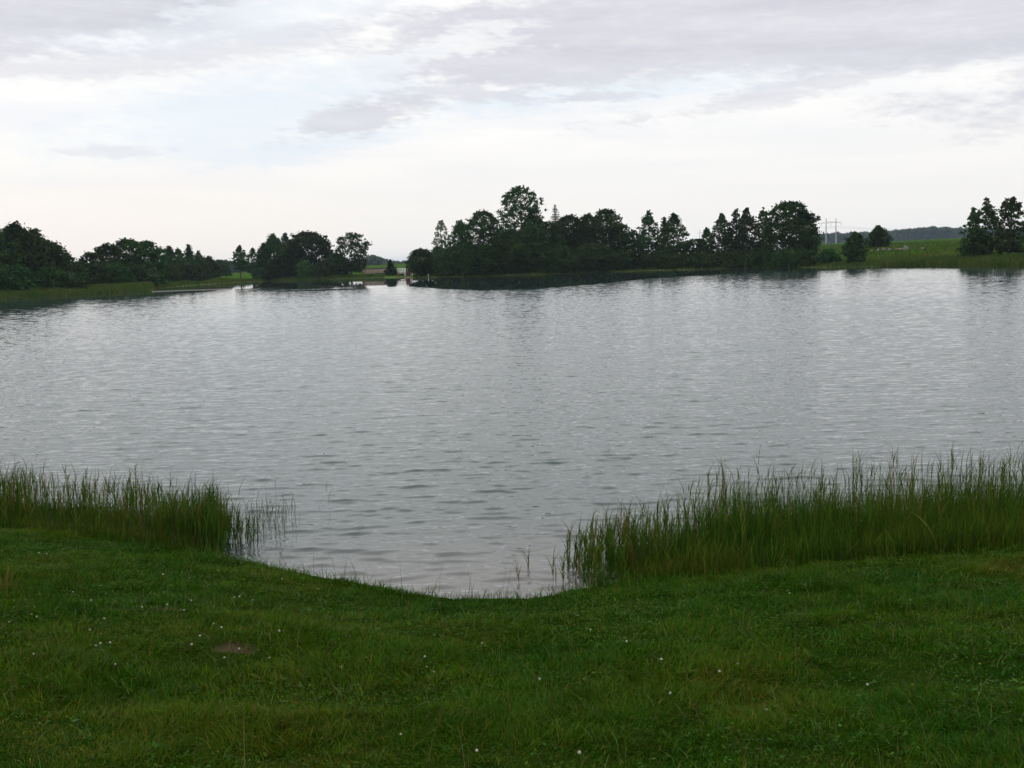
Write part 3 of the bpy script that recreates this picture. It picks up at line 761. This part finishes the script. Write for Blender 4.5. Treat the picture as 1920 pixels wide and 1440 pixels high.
# far left wood
T_('broadleaf_tree', -60, 412, 130, 22, 'dome', .02, 1.2, label='big dark tree cut by the left border of the photo', group=GA)
T_('broadleaf_tree', 30, 418, 110, 20, 'alder', .02, 1.3, label='tallest tree of the far left wood, dark with a small pointed top', group=GA)
T_('broadleaf_tree', 66, 428, 80, 26, 'alder', .02, 1.2, label='dark tree just right of the tallest one in the far left wood', group=GA)
T_('broadleaf_tree', 94, 452, 70, 22, 'dome', .02, 1.2, label='middle-sized dark tree on the falling edge of the far left wood', group=GA)
T_('broadleaf_tree', 122, 478, 60, 24, 'dome', .02, 1.2, label='low rounded tree near the right end of the far left wood', group=GA)
T_('bush', 145, 492, 50, 34, 'dome', .02, 1.2, label='lowest bush closing the right end of the far left wood', cat='bush', group=GA)
T_('bush', 10, 495, 90, 12, 'dome', .0, 1.2, label='dark bush at the foot of the tallest tree in the far left wood', cat='bush', group=GA)
T_('bush', 85, 500, 80, 12, 'dome', .0, 1.2, label='dark bush at the foot of the falling edge of the far left wood', cat='bush', group=GA)
T_('bush', 125, 508, 60, 12, 'dome', .0, 1.2, label='small bush where the far left wood meets the reed meadow', cat='bush', group=GA)
# low wood, dome shaped
T_('broadleaf_tree', 172, 472, 50, 34, 'dome', .02, 1.2, label='leftmost tree of the dome-shaped wood behind the reed meadow', group=GB)
T_('broadleaf_tree', 200, 456, 56, 34, 'dome', .02, 1.2, label='second tree from the left in the dome-shaped wood', group=GB)
T_('broadleaf_tree', 238, 447, 64, 36, 'dome', .02, 1.2, label='tallest rounded tree in the middle of the dome-shaped wood', group=GB)
T_('broadleaf_tree', 275, 451, 56, 36, 'dome', .02, 1.2, label='rounded tree just right of the top of the dome-shaped wood', group=GB)
T_('broadleaf_tree', 300, 466, 44, 34, 'dome', .02, 1.2, label='lower rounded tree on the right shoulder of the dome-shaped wood', group=GB)
T_('broadleaf_tree', 318, 460, 30, 38, 'alder', .03, 1.1, label='narrow tree between the dome-shaped wood and the pointed tree', group=GB)
T_('broadleaf_tree', 335, 465, 34, 38, 'alder', .03, 1.1, label='small-headed tree left of the pointed tree in the low wood', group=GB)
T_('alder_tree', 355, 458, 34, 40, 'cone', .03, 1.3, label='pointed tree rising over the right half of the low wood', group=GB)
T_('broadleaf_tree', 372, 470, 32, 42, 'alder', .04, 1.1, label='tree just right of the pointed tree in the low wood', group=GB)
T_('broadleaf_tree', 392, 480, 34, 44, 'alder', .10, 1.1, label='low tree second from the right end of the low wood', group=GB)
T_('broadleaf_tree', 413, 487, 32, 44, 'dome', .18, 1.1, label='small round tree on a bare stem at the right end of the low wood', group=GB)
for i, (px, yt, lb) in enumerate([(180, 495, 'bush at the left foot of the dome-shaped wood'), (215, 492, 'bush at the foot of the dome-shaped wood under its second tree'),
        (262, 494, 'bush under the tallest tree of the dome-shaped wood'), (310, 495, 'bush under the right shoulder of the dome-shaped wood'), (350, 497, 'bush at the foot of the pointed tree')]):
    T_('bush', px, yt, 50, 24, 'dome', .0, 1.2, label=lb, cat='bush', group=GB)
T_('willow_tree', 278, 490, 28, 18, 'column', .0, 1.0, mat=M_LEAF_PALE, label='paler green small tree in front of the dome-shaped wood', cat='tree', group=GB)
# grove left of the inlet
T_('alder_tree', 450, 459, 27, 8, 'alder', .30, 1.5, .5, label='slender tree on a bare trunk left of the inlet grove', group=GC)
T_('alder_tree', 474, 464, 24, 14, 'alder', .2, 1.1, .6, label='thin see-through tree between the slender tree and the inlet grove', group=GC)
T_('bush', 484, 500, 22, 6, 'dome', .06, 1.0, mat=M_LEAF_PALE, label='pale low bush on the bank at the left foot of the inlet grove', cat='bush', group=GC)
T_('broadleaf_tree', 495, 455, 34, 12, 'alder', .03, 1.3, label='narrow dark tree on the left shoulder of the inlet grove', group=GC)
T_('broadleaf_tree', 513, 438, 50, 14, 'alder', .03, 1.4, label='tall pointed dark tree in the left half of the inlet grove', group=GC)
T_('spruce_tree', 536, 437, 30, 20, 'alder', .03, 1.3, mat=M_LEAF_DARK, label='narrow spire just left of the big round tree in the inlet grove', group=GC)
T_('broadleaf_tree', 577, 433, 84, 14, 'dome', .03, 1.5, label='big round-topped tree in the middle of the inlet grove', group=GC)
T_('broadleaf_tree', 548, 455, 50, 10, 'dome', .0, 1.4, label='dark tree at the left foot of the big round-topped tree', group=GC)
T_('alder_tree', 612, 441, 24, 16, 'column', .03, 1.3, .3, label='narrow tree between the big round-topped tree and the lopsided round tree', group=GC)
T_('broadleaf_tree', 656, 435, 60, 9, 'round', .12, 1.25, .75, label='round see-through tree on the right end of the inlet grove, trunk showing', group=GC, lop=0.15)
T_('bush', 628, 474, 42, 10, 'dome', .0, 1.2, label='dark bush at the left foot of the round see-through tree', cat='bush', group=GC)
T_('willow_tree', 570, 487, 30, 4, 'dome', .0, 1.0, mat=M_LEAF_PALE, label='small paler tree on the bank before the big round-topped tree', group=GC)
T_('bush', 600, 492, 30, 4, 'dome', .0, 1.0, mat=M_LEAF_PALE, label='paler low bush right of the small paler tree on the bank', cat='bush', group=GC)
T_('bush', 520, 482, 44, 5, 'dome', .0, 1.2, label='dark bush under the tall pointed tree of the inlet grove', cat='bush', group=GC)
# by the inlet
T_('fir_tree', 732, 486, 24, 6, 'cone', .0, 1.6, mat=M_LEAF_DARK, label='small dark tree in front of the concrete wall, left of the footbridge')
T_('broadleaf_tree', 789, 465, 50, 3, 'round', .12, 1.7, label='low dark tree on a bare trunk just right of the footbridge')
T_('birch_tree', 828, 413, 28, 16, 'column', .3, 1.1, .7, mat=M_LEAF_BIRCH, bark=M_BIRCHBARK, label='tall wispy pale birch at the left end of the tall grove', group=GD, leaf=.26)
T_('bush', 822, 462, 36, 14, 'dome', .0, 1.3, mat=M_LEAF_PALE, label='paler bush under the wispy birch', cat='bush', group=GD)
# tall grove
T_('broadleaf_tree', 864, 412, 58, 8, 'alder', .03, 1.3, .35, label='first tall dark tree right of the wispy birch', group=GD)
T_('broadleaf_tree', 907, 394, 78, 14, 'dome', .03, 1.3, .35, label='broad flat-topped dark tree left of the tallest tree', group=GD)
T_('maple_tree', 977, 347, 84, 12, 'umbrella', .25, 1.15, .8, label='tallest tree of the whole shore, umbrella-shaped top with sky showing through', group=GD)
T_('broadleaf_tree', 1000, 390, 60, 16, 'alder', .03, 1.1, .5, label='dark tree filling the right flank under the tallest tree', group=GD)
T_('broadleaf_tree', 955, 430, 64, 6, 'dome', .0, 1.3, label='dark lower tree at the foot of the tallest tree', group=GD)
T_('broadleaf_tree', 990, 425, 74, 5, 'dome', .0, 1.3, label='dark lower tree right of the trunk of the tallest tree', group=GD)
make_spruce(1042, 381, 24, 22, 'narrow spruce spire rising behind the tall grove right of the tallest tree')
T_('broadleaf_tree', 1030, 414, 60, 10, 'dome', .0, 1.3, label='dark rounded tree below the spruce spire', group=GD)
T_('broadleaf_tree', 1068, 402, 76, 14, 'dome', .0, 1.3, label='wide rounded tree right of the spruce spire', group=GD)
T_('broadleaf_tree', 1103, 401, 60, 16, 'dome', .0, 1.3, label='rounded tree between the wide one and the one with a raised crest', group=GD)
T_('broadleaf_tree', 1138, 391, 66, 12, 'dome', .0, 1.4, .15, label='high crested tree near the right end of the tall grove', group=GD)
T_('broadleaf_tree', 1165, 418, 48, 10, 'dome', .0, 1.3, label='sloping tree closing the right end of the tall grove', group=GD)
for px, yt, w_, lb in [(850, 455, 60, 'bush at the foot of the first tall tree of the tall grove'), (900, 450, 70, 'bush at the foot of the flat-topped tree'),
        (940, 465, 60, 'bush left of the trunk of the tallest tree'), (1050, 455, 70, 'bush at the foot of the wide rounded tree'), (1110, 450, 80, 'bush at the foot of the crested tree'), (1160, 462, 50, 'bush at the right foot of the tall grove')]:
    T_('bush', px, yt + 6, w_, 4, 'dome', .0, 1.3, label=lb, cat='bush', group=GD)
# open row
T_('broadleaf_tree', 1188, 430, 31, 12, 'round', .1, 1.1, .3, label='small round-headed tree between the tall grove and the open row', group=GE)
T_('alder_tree', 1216, 393, 42, 10, 'alder', .05, 1.45, .45, label='first tall narrow tree of the open row, next to the tall grove', group=GE)
T_('alder_tree', 1246, 406, 28, 14, 'alder', .05, 1.45, .45, label='thin pointed tree leaning on the second tall tree of the open row', group=GE)
T_('alder_tree', 1264, 399, 52, 10, 'alder', .05, 1.45, .45, label='second tall tree of the open row, sky gap on its right', group=GE)
T_('broadleaf_tree', 1305, 447, 54, 10, 'dome', .0, 1.2, .3, label='low rounded tree in the sky gap of the open row', group=GE)
T_('alder_tree', 1326, 426, 35, 12, 'alder', .03, 1.45, .45, label='half-height pointed tree right of the sky gap', group=GE)
T_('alder_tree', 1354, 399, 45, 10, 'alder', .03, 1.45, .45, label='tall narrow tree in the middle of the open row', group=GE)
T_('alder_tree', 1381, 391, 38, 14, 'alder', .03, 1.45, .45, label='left half of the twin-topped see-through pair in the open row', group=GE)
T_('alder_tree', 1400, 389, 47, 12, 'alder', .03, 1.45, .45, label='right half of the twin-topped see-through pair in the open row', group=GE)
T_('alder_tree', 1431, 389, 35, 12, 'alder', .03, 1.45, .45, label='thin open tree just left of the biggest tree of the open row', group=GE)
T_('oak_tree', 1480, 376, 92, 9, 'dome', .0, 1.5, .5, label='biggest and broadest tree at the right end of the open row', group=GE)
T_('broadleaf_tree', 1506, 388, 44, 12, 'alder', .0, 1.3, .45, label='second crest leaning right on the biggest tree of the open row', group=GE)
for px, yt, w_, lb in [(1195, 455, 50, 'bush left of the first tall tree of the open row'), (1235, 458, 56, 'bush between the first two tall trees of the open row'), (1275, 462, 50, 'bush under the second tall tree of the open row'),
        (1330, 462, 70, 'bush under the half-height pointed tree'), (1385, 455, 80, 'bush under the twin-topped pair'), (1435, 452, 70, 'bush under the thin open tree'), (1490, 450, 90, 'bush under the biggest tree of the open row'), (1528, 470, 50, 'bush at the right foot of the biggest tree of the open row')]:
    T_('bush', px, yt + 14, w_, 5, 'dome', .0, 1.3, label=lb, cat='bush', group=GE)
T_('bush', 1554, 466, 38, 9, 'dome', .0, 1.3, label='low dark bush on the bank under the power pylon', cat='bush')
T_('willow_tree', 1604, 434, 36, 6, 'column', .0, 1.7, label='egg-shaped dark green tree standing alone at the water edge right of the pylon')
T_('oak_tree', 1647, 422, 36, 60, 'alder', .10, 1.8, label='single dark tree higher up the field above the boulders')
T_('oak_tree', 1824, 388, 32, 14, 'alder', .0, 1.3, .5, label='shorter left tree of the group near the right border')
T_('oak_tree', 1848, 370, 50, 12, 'alder', .0, 1.4, .5, label='tall pointed tree in the middle of the group near the right border')
T_('oak_tree', 1895, 369, 46, 15, 'column', .13, 1.5, .5, label='tall tree on a bare trunk beside the right border')
T_('bush', 1833, 435, 52, 10, 'dome', .0, 1.4, label='dark bush at the foot of the tall pointed tree near the right border', cat='bush')
T_('broadleaf_tree', 1990, 395, 90, 14, 'dome', .0, 1.3, label='rounded tree mostly beyond the right border')

# distant woods, one mass each
def wood(pts, leaf, depth, name, label, n_per_px=26, mat=None, hbase=-1.0):
    """pts: (px, top y, distance)"""
    C_ = []
    for (x0, y0, d0), (x1, y1, d1) in zip(pts[:-1], pts[1:]):
        k = int(abs(x1 - x0) * n_per_px); t = rng.random(k)
        px = x0 + (x1 - x0) * t; yt = y0 + (y1 - y0) * t; d = d0 + (d1 - d0) * t + rng.random(k) ** 1.5 * depth
        bump_ = 5.5 * (fbm(px * 0.16, px * 0 + 3, 171, 3) - 0.5) * 2 * 0.5
        for i in range(k):
            P_ = at_range(px[i], yt[i] + bump_[i], d[i]); zb = float(ground_z(P_[0], P_[1])) + hbase
            P_[2] = zb + (P_[2] - zb) * (1 - rng.random() ** 1.15 * 1.0)
            C_.append(P_)
    V, Q = leaf_quads(np.array(C_), leaf)
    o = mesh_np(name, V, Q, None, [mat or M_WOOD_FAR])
    return tag(o, label, 'forest', kind='stuff')
wood([(1500, 442, 1750), (1560, 439, 1750), (1620, 437, 1700), (1700, 431, 1650), (1745, 426, 1650), (1800, 429, 1650), (1960, 430, 1600), (2200, 425, 1600)], 2.8, 50,
     'distant_forest', 'long blue-grey forest on the horizon behind the right field', 60)
wood([(120, 498, 700), (300, 492, 800), (400, 488, 850), (450, 492, 850), (500, 494, 850)], 1.8, 40, 'distant_forest', 'hazy blue forest strip seen behind the slender tree on the left', 22)
wood([(640, 495, 800), (675, 488, 800), (700, 480, 820), (715, 484, 850), (735, 492, 1100), (790, 489, 1200), (840, 490, 1200)], 1.8, 40, 'distant_forest', 'pale hazy wooded hill seen over the concrete wall by the inlet', 26)

# ------------------------------------------------------------------ far reeds and meadow plants
def far_reeds(pxa, pxb, off0, off1, N, h0, h1, label, ub=0.45, w=0.09):
    a0 = azel(pxa, 520)[0]; a1 = azel(pxb, 510)[0]
    a = rng.uniform(a0, a1, N); t = rng.random(N); d = shore_r(a) + off0 + (off1 - off0) * t
    x, y = d * np.sin(a), d * np.cos(a)
    base = np.stack([x, y, np.maximum(ground_z(x, y), -0.1)], 1)
    u = np.clip(ub + 0.8 * (fbm(x * .15, y * .15, 201) - .5) + rng.normal(0, .12, N), 0, 1)
    col = pal(u, [(0.022, 0.05, 0.008), (0.034, 0.074, 0.009), (0.05, 0.09, 0.011), (0.075, 0.088, 0.016), (0.10, 0.075, 0.03)]) * rng.uniform(.7, 1.2, N)[:, None]
    L = rng.uniform(h0, h1, N) * (0.7 + 0.6 * fbm(x * .2, y * .2, 205))
    v, q_, t_, c = blades(base, L, np.full(N, w), rng.random(N) * 6.28, np.abs(rng.normal(.15, .1, N)), col, 2)
    o = mesh_np('far_reeds', v, q_, t_, [M_REED], attr={'tint': c}); tag(o, label, 'reeds', kind='stuff')
far_reeds(-300, 300, -1.5, 20, 26000, 0.6, 1.3, 'green reed belt along the far left shore below the woods', .60)
far_reeds(295, 720, -0.2, 14, 14000, 0.3, 0.8, 'low rough grass on the bank below the inlet grove', .5)
far_reeds(775, 1560, -0.2, 10, 16000, 0.2, 0.6, 'low rough grass along the shore below the tall grove', .5)
far_reeds(1560, 1660, -0.2, 12, 4000, 0.3, 0.7, 'low grass at the water edge around the egg-shaped tree', .45)
far_reeds(1650, 2250, -1.2, 13, 22000, 0.8, 1.6, 'tall reed belt along the right shore below the boulders', .5)
def far_tussocks():
    N = 26000; a = rng.uniform(azel(1520, 480)[0], azel(2200, 480)[0], N); d = shore_r(a) + 12 + rng.random(N) ** 1.3 * 260
    x, y = d * np.sin(a), d * np.cos(a); base = np.stack([x, y, ground_z(x, y)], 1)
    u = np.clip(.5 + 1.2 * (fbm(x * .06, y * .03, 211) - .5) + rng.normal(0, .1, N), 0, 1)
    col = pal(u, [(0.018, 0.056, 0.005), (0.032, 0.078, 0.006), (0.050, 0.094, 0.008), (0.075, 0.092, 0.010), (0.085, 0.072, 0.02)]) * rng.uniform(.8, 1.2, N)[:, None]
    v, q_, t_, c = blades(base, rng.uniform(.3, .9, N), np.full(N, .25), rng.random(N) * 6.28, np.abs(rng.normal(.3, .15, N)), col, 2)
    o = mesh_np('meadow_tussocks', v, q_, t_, [M_REED], attr={'tint': c}); tag(o, 'green tussocks of the rising meadow right of the power pylon', 'grass', kind='stuff')
far_tussocks()

# ------------------------------------------------------------------ boulders in the field
def boulder(px, py, wpx, hpx, mat, label):
    a0 = azel(px, py)[0]; dist = shore_r(a0) + 46
    c = at_range(px, py, dist); c[2] = float(ground_z(c[0], c[1]))
    W, Hh = wpx * dist / FPX / 2, hpx * dist / FPX
    nu, nv_ = 14, 9; V = []; ph = rng.random(6) * 6
    for j in range(nv_ + 1):
        for i in range(nu):
            t = math.pi * j / nv_; a = 2 * math.pi * i / nu
            d = np.array([math.sin(t) * math.cos(a), math.sin(t) * math.sin(a), math.cos(t)])
            k = 1 + .14 * math.sin(3 * d[0] + ph[0]) * math.cos(2.5 * d[1] + ph[1]) + .10 * math.sin(5 * d[2] + 3 * d[0] + ph[2]) + rng.normal(0, .03)
            V.append([d[0] * W * k, d[1] * W * .8 * k, d[2] * Hh * .75 * k + Hh * .3])
    Q = [(j * nu + i, (j + 1) * nu + i, (j + 1) * nu + (i + 1) % nu, j * nu + (i + 1) % nu) for j in range(nv_) for i in range(nu)]
    o = mesh_np('boulder', V, Q, None, [mat]); o.location = c
    tag(o, label, 'boulder', 'boulders in the right field')
boulder(1646, 470, 7, 5, M_STONE_B, 'pale grey boulder at the left end of the boulder row')
boulder(1658, 472, 9, 6, M_STONE_A, 'pinkish boulder, second from the left in the boulder row')
boulder(1667, 468, 7, 4, M_STONE_B, 'pale boulder lying behind the pinkish one')
boulder(1669, 474, 8, 4, M_STONE_B, 'grey boulder lying just right of the pinkish one')
boulder(1680, 471, 6, 4, M_STONE_A, 'small brown boulder in the middle of the boulder row')
boulder(1688, 474, 12, 4, M_STONE_A, 'long flat brown boulder left of the biggest grey one')
boulder(1699, 472, 9, 8, M_STONE_B, 'biggest grey boulder at the right end of the boulder row')
boulder(1729, 477, 9, 5, M_STONE_A, 'lone reddish boulder lying right of the boulder row')
boulder(1634, 477, 7, 4, M_STONE_A, 'brown boulder between the egg-shaped tree and the boulder row')

# ------------------------------------------------------------------ power line
def pylon(pxa, pxb, ytop, dist, label, arm_y):
    ta = at_range(pxa, ytop, dist); tb = at_range(pxb, ytop, dist)
    mid = (ta + tb) / 2; gz_ = float(ground_z(mid[0], mid[1]))
    H = mid[2] - gz_; dx = (tb - ta) / 2; ux = dx / np.linalg.norm(dx); half = np.linalg.norm(dx[:2]); ux[2] = 0
    root = empty('power_pylon', (mid[0], mid[1], gz_)); tag(root, label, 'power pylon')
    for s_ in (-1, 1):
        mb = MB(); mb.tube([ux * half * s_ + [0, 0, -.5], ux * half * s_ + [0, 0, H * .5], ux * half * s_ + [0, 0, H]], [.42, .34, .22], 10)
        mb.build('pole', M_PALECONC, root)
    za = H - (arm_y - ytop) * dist / FPX
    mb = MB(); mb.tube([ux * -half * 2.05 + [0, 0, za], ux * half * 2.05 + [0, 0, za]], .17, 6)
    mb.tube([ux * -half + [0, 0, za + .7], ux * half + [0, 0, za + .7]], .08, 6)
    arm = mb.build('crossarm', M_STEEL, root)
    ins = []
    for k in (-2, 0, 2):
        e = ux * half * k
        mb = MB(); mb.tube([e + [0, 0, za]] + [e + [0, 0, za - .3 * j] for j in range(1, 9)], [.03] + [.12, .06] * 4, 8); mb.build('insulator', M_STEEL, arm)
        ins.append(np.array([mid[0], mid[1], gz_]) + e + [0, 0, za - 2.4])
    tops = [np.array([mid[0], mid[1], gz_ + H]) + ux * half * s_ for s_ in (-1, 1)]
    return ins, tops
i1, t1 = pylon(1549, 1567.5, 409, 740, 'pale two-legged power pylon standing on the horizon at the left end of the right field', 417)
i2, t2 = pylon(2090, 2125, 380, 520, 'power pylon beyond the right border', 393)
i3, t3 = pylon(1312, 1320, 430, 1300, 'faint far power pylon seen in the sky gap of the open row', 436)
names = ['left', 'middle', 'right']
def cable(a, b_, sag, label):
    mb = MB(); pts = []
    for k in range(17):
        t = k / 16; p_ = a * (1 - t) + b_ * t; p_ = p_.copy(); p_[2] -= sag * 4 * t * (1 - t); pts.append(p_)
    mb.tube(pts, .028, 4); o = mb.build('power_cable', M_CABLE); tag(o, label, 'cable', 'power line cables')
for k in range(3):
    cable(i1[k], i2[k], 4.0, f'thin power cable from the {["left", "middle", "right"][k]} insulator of the near pylon towards the right border')
    cable(i3[k], i1[k], 8.0, f'thin power cable from the far pylon to the {["left", "middle", "right"][k]} insulator of the near pylon')

# ------------------------------------------------------------------ inlet: concrete wall, footbridge, sluice
def place(px, py, off):
    a0 = azel(px, py)[0]; dist = shore_r(a0) + off
    return at_range(px, py, dist), dist
tl, dist = place(680, 504, 30); tr, _ = place(730, 502, 30); bl = at_range(680, 519, math.hypot(tl[0], tl[1]))
mid = (tl + tr) / 2; gz_ = min(float(ground_z(tl[0], tl[1])), bl[2]); ang = math.atan2(tr[1] - tl[1], tr[0] - tl[0]); L = np.linalg.norm((tr - tl)[:2]) / 2
root = empty('concrete_wall', (mid[0], mid[1], gz_)); tag(root, 'low brown-grey concrete wall on the bank left of the footbridge', 'wall')
hw = mid[2] - gz_
mb = MB(); mb.box((0, 0, hw / 2 - .3), (L, .35, hw / 2 + .2), ang)
for k in range(-3, 4):
    mb.box((math.cos(ang) * k * L / 3.3 + math.sin(ang) * .42, math.sin(ang) * k * L / 3.3 - math.cos(ang) * .42, hw / 2 - .35), (.12, .08, hw / 2), ang)
mb.build('wall_face', M_CONC, root)
mb = MB(); mb.box((0, 0, hw + .02), (L + .15, .5, .12), ang); mb.build('coping', plain_mat('dark coping', (.05, .045, .04), (.09, .08, .07), 2, .9), root)

tl, dist = place(735, 505, 12); tr, _ = place(766, 504, 12)
dk = at_range(750, 511.5, math.hypot(tl[0], tl[1])); mid = (tl + tr) / 2
ang = math.atan2(tr[1] - tl[1], tr[0] - tl[0]); L = np.linalg.norm((tr - tl)[:2]) / 2; zt = mid[2]; zd = dk[2]
root = empty('footbridge', (mid[0], mid[1], 0)); tag(root, 'small footbridge with white railings over the inlet', 'footbridge')
ca_, sa_ = math.cos(ang), math.sin(ang)
def loc(u, v, z): return (ca_ * u - sa_ * v, sa_ * u + ca_ * v, z)
mb = MB(); mb.box(loc(0, 0, zd), (L + .4, 1.1, .12), ang); mb.build('deck', M_PALECONC, root)
for v in (-1.05, 1.05):
    mb = MB()
    for k in range(8):
        u = -L + 2 * L * k / 7; mb.box(loc(u, v, (zd + zt) / 2 + .1), (.05, .05, (zt - zd) / 2), ang)
    for f in (1.0, .62, .28): mb.box(loc(0, v + (.055 if v > 0 else -.055), zd + .12 + (zt - zd) * f), (L, .025, .06), ang)
    mb.build('railing', M_WHITE, root)
for u in (-L - .1, L + .1):
    mb = MB(); mb.box(loc(u, 0, (zd - .12) / 2 - .5), (.45, 1.25, (zd - .12) / 2 + .49), ang); mb.build('abutment', M_CONC, root)

p_, dist = place(764, 512, 4); root = empty('sluice_gate', (p_[0], p_[1], 0)); tag(root, 'dark red-brown sluice frame with a white board beside the footbridge', 'sluice gate')
mb = MB()
mb.box((-.35, 0, 1.1), (.09, .12, 1.5)); mb.box((.55, 0, 1.1), (.12, .14, 1.5)); mb.box((.1, 0, 2.66), (.62, .16, .08)); mb.build('frame', M_RUST, root)
mb = MB(); mb.box((.1, 0, 1.3), (.36, .05, .9)); mb.build('gate_leaf', M_RUST, root)
mb = MB(); mb.box((-.62, -.12, 1.75), (.13, .03, .5)); mb.box((-.62, -.06, .7), (.035, .025, .7)); mb.build('sign_board', M_WHITE, root)
p_, dist = place(748, 515, 5); root = empty('mooring_posts', (p_[0], p_[1], 0)); tag(root, 'two brown timber posts joined by a rail under the footbridge', 'posts')
mb = MB(); mb.tube([(-.35, 0, -.4), (-.35, 0, 1.1)], .13, 8); mb.tube([(.35, 0, -.4), (.35, 0, 1.0)], .13, 8); mb.build('post', M_RUST, root)
mb = MB(); mb.box((0, -.16, .75), (.5, .03, .09)); mb.build('rail', M_RUST, root)
p_, dist = place(803, 518, 1.0); g_ = float(ground_z(p_[0], p_[1]))
mb = MB(); mb.tube([(0, 0, -.2), (0, 0, .45), (.0, 0, .75), (.05, 0, .9)], [.09, .08, .07, .04], 8)
o = mb.build('marker_post', M_WHITE); o.location = (p_[0], p_[1], g_); tag(o, 'short white post on the grass right of the low dark tree', 'post')
# low muddy spit lying off the far left bank
K = 60; sp_v = []; ta = np.linspace(0, 1, K)
for t in ta:
    c = on_plane(285 + 150 * t, 547.0 - 5.6 * t, 0.0); rr0 = math.hypot(c[0], c[1]); a = math.atan2(c[0], c[1])
    wd = 1.5 * (1 - t) ** 0.6 + 0.25 + 0.5 * float(fbm(t * 9, 2.0, 251))
    for dr, z in ((-wd, -0.15), (-wd * .55, 0.06), (0, 0.12), (wd * .55, 0.06), (wd, -0.15)):
        r_ = rr0 + dr; sp_v.append((r_ * math.sin(a), r_ * math.cos(a), z))
Q = [(i * 5 + k, (i + 1) * 5 + k, (i + 1) * 5 + k + 1, i * 5 + k + 1) for i in range(K - 1) for k in range(4)]
o = mesh_np('mud_spit', sp_v, Q, None, [plain_mat('wet mud', (.02, .018, .012), (.05, .045, .025), .6, .7)], smooth=True); tag(o, kind='structure')

# ------------------------------------------------------------------ haze
mt = bpy.data.materials.new('haze'); mt.use_nodes = True; n = mt.node_tree; n.nodes.clear()
o_ = n.nodes.new('ShaderNodeOutputMaterial'); v = n.nodes.new('ShaderNodeVolumePrincipled')
v.inputs['Color'].default_value = (0.62, 0.78, 1.0, 1); v.inputs['Density'].default_value = 0.00008
n.links.new(v.outputs[0], o_.inputs['Volume'])
zmin = float(gz.min())
hb = MB(); hb.box((0, 0, (zmin - 1 + 45) / 2), (9500, 9500, (45 - zmin + 1) / 2))
hz = hb.build('haze', mt); tag(hz, 'thin bluish evening haze over the lake and fields', 'haze', kind='stuff')
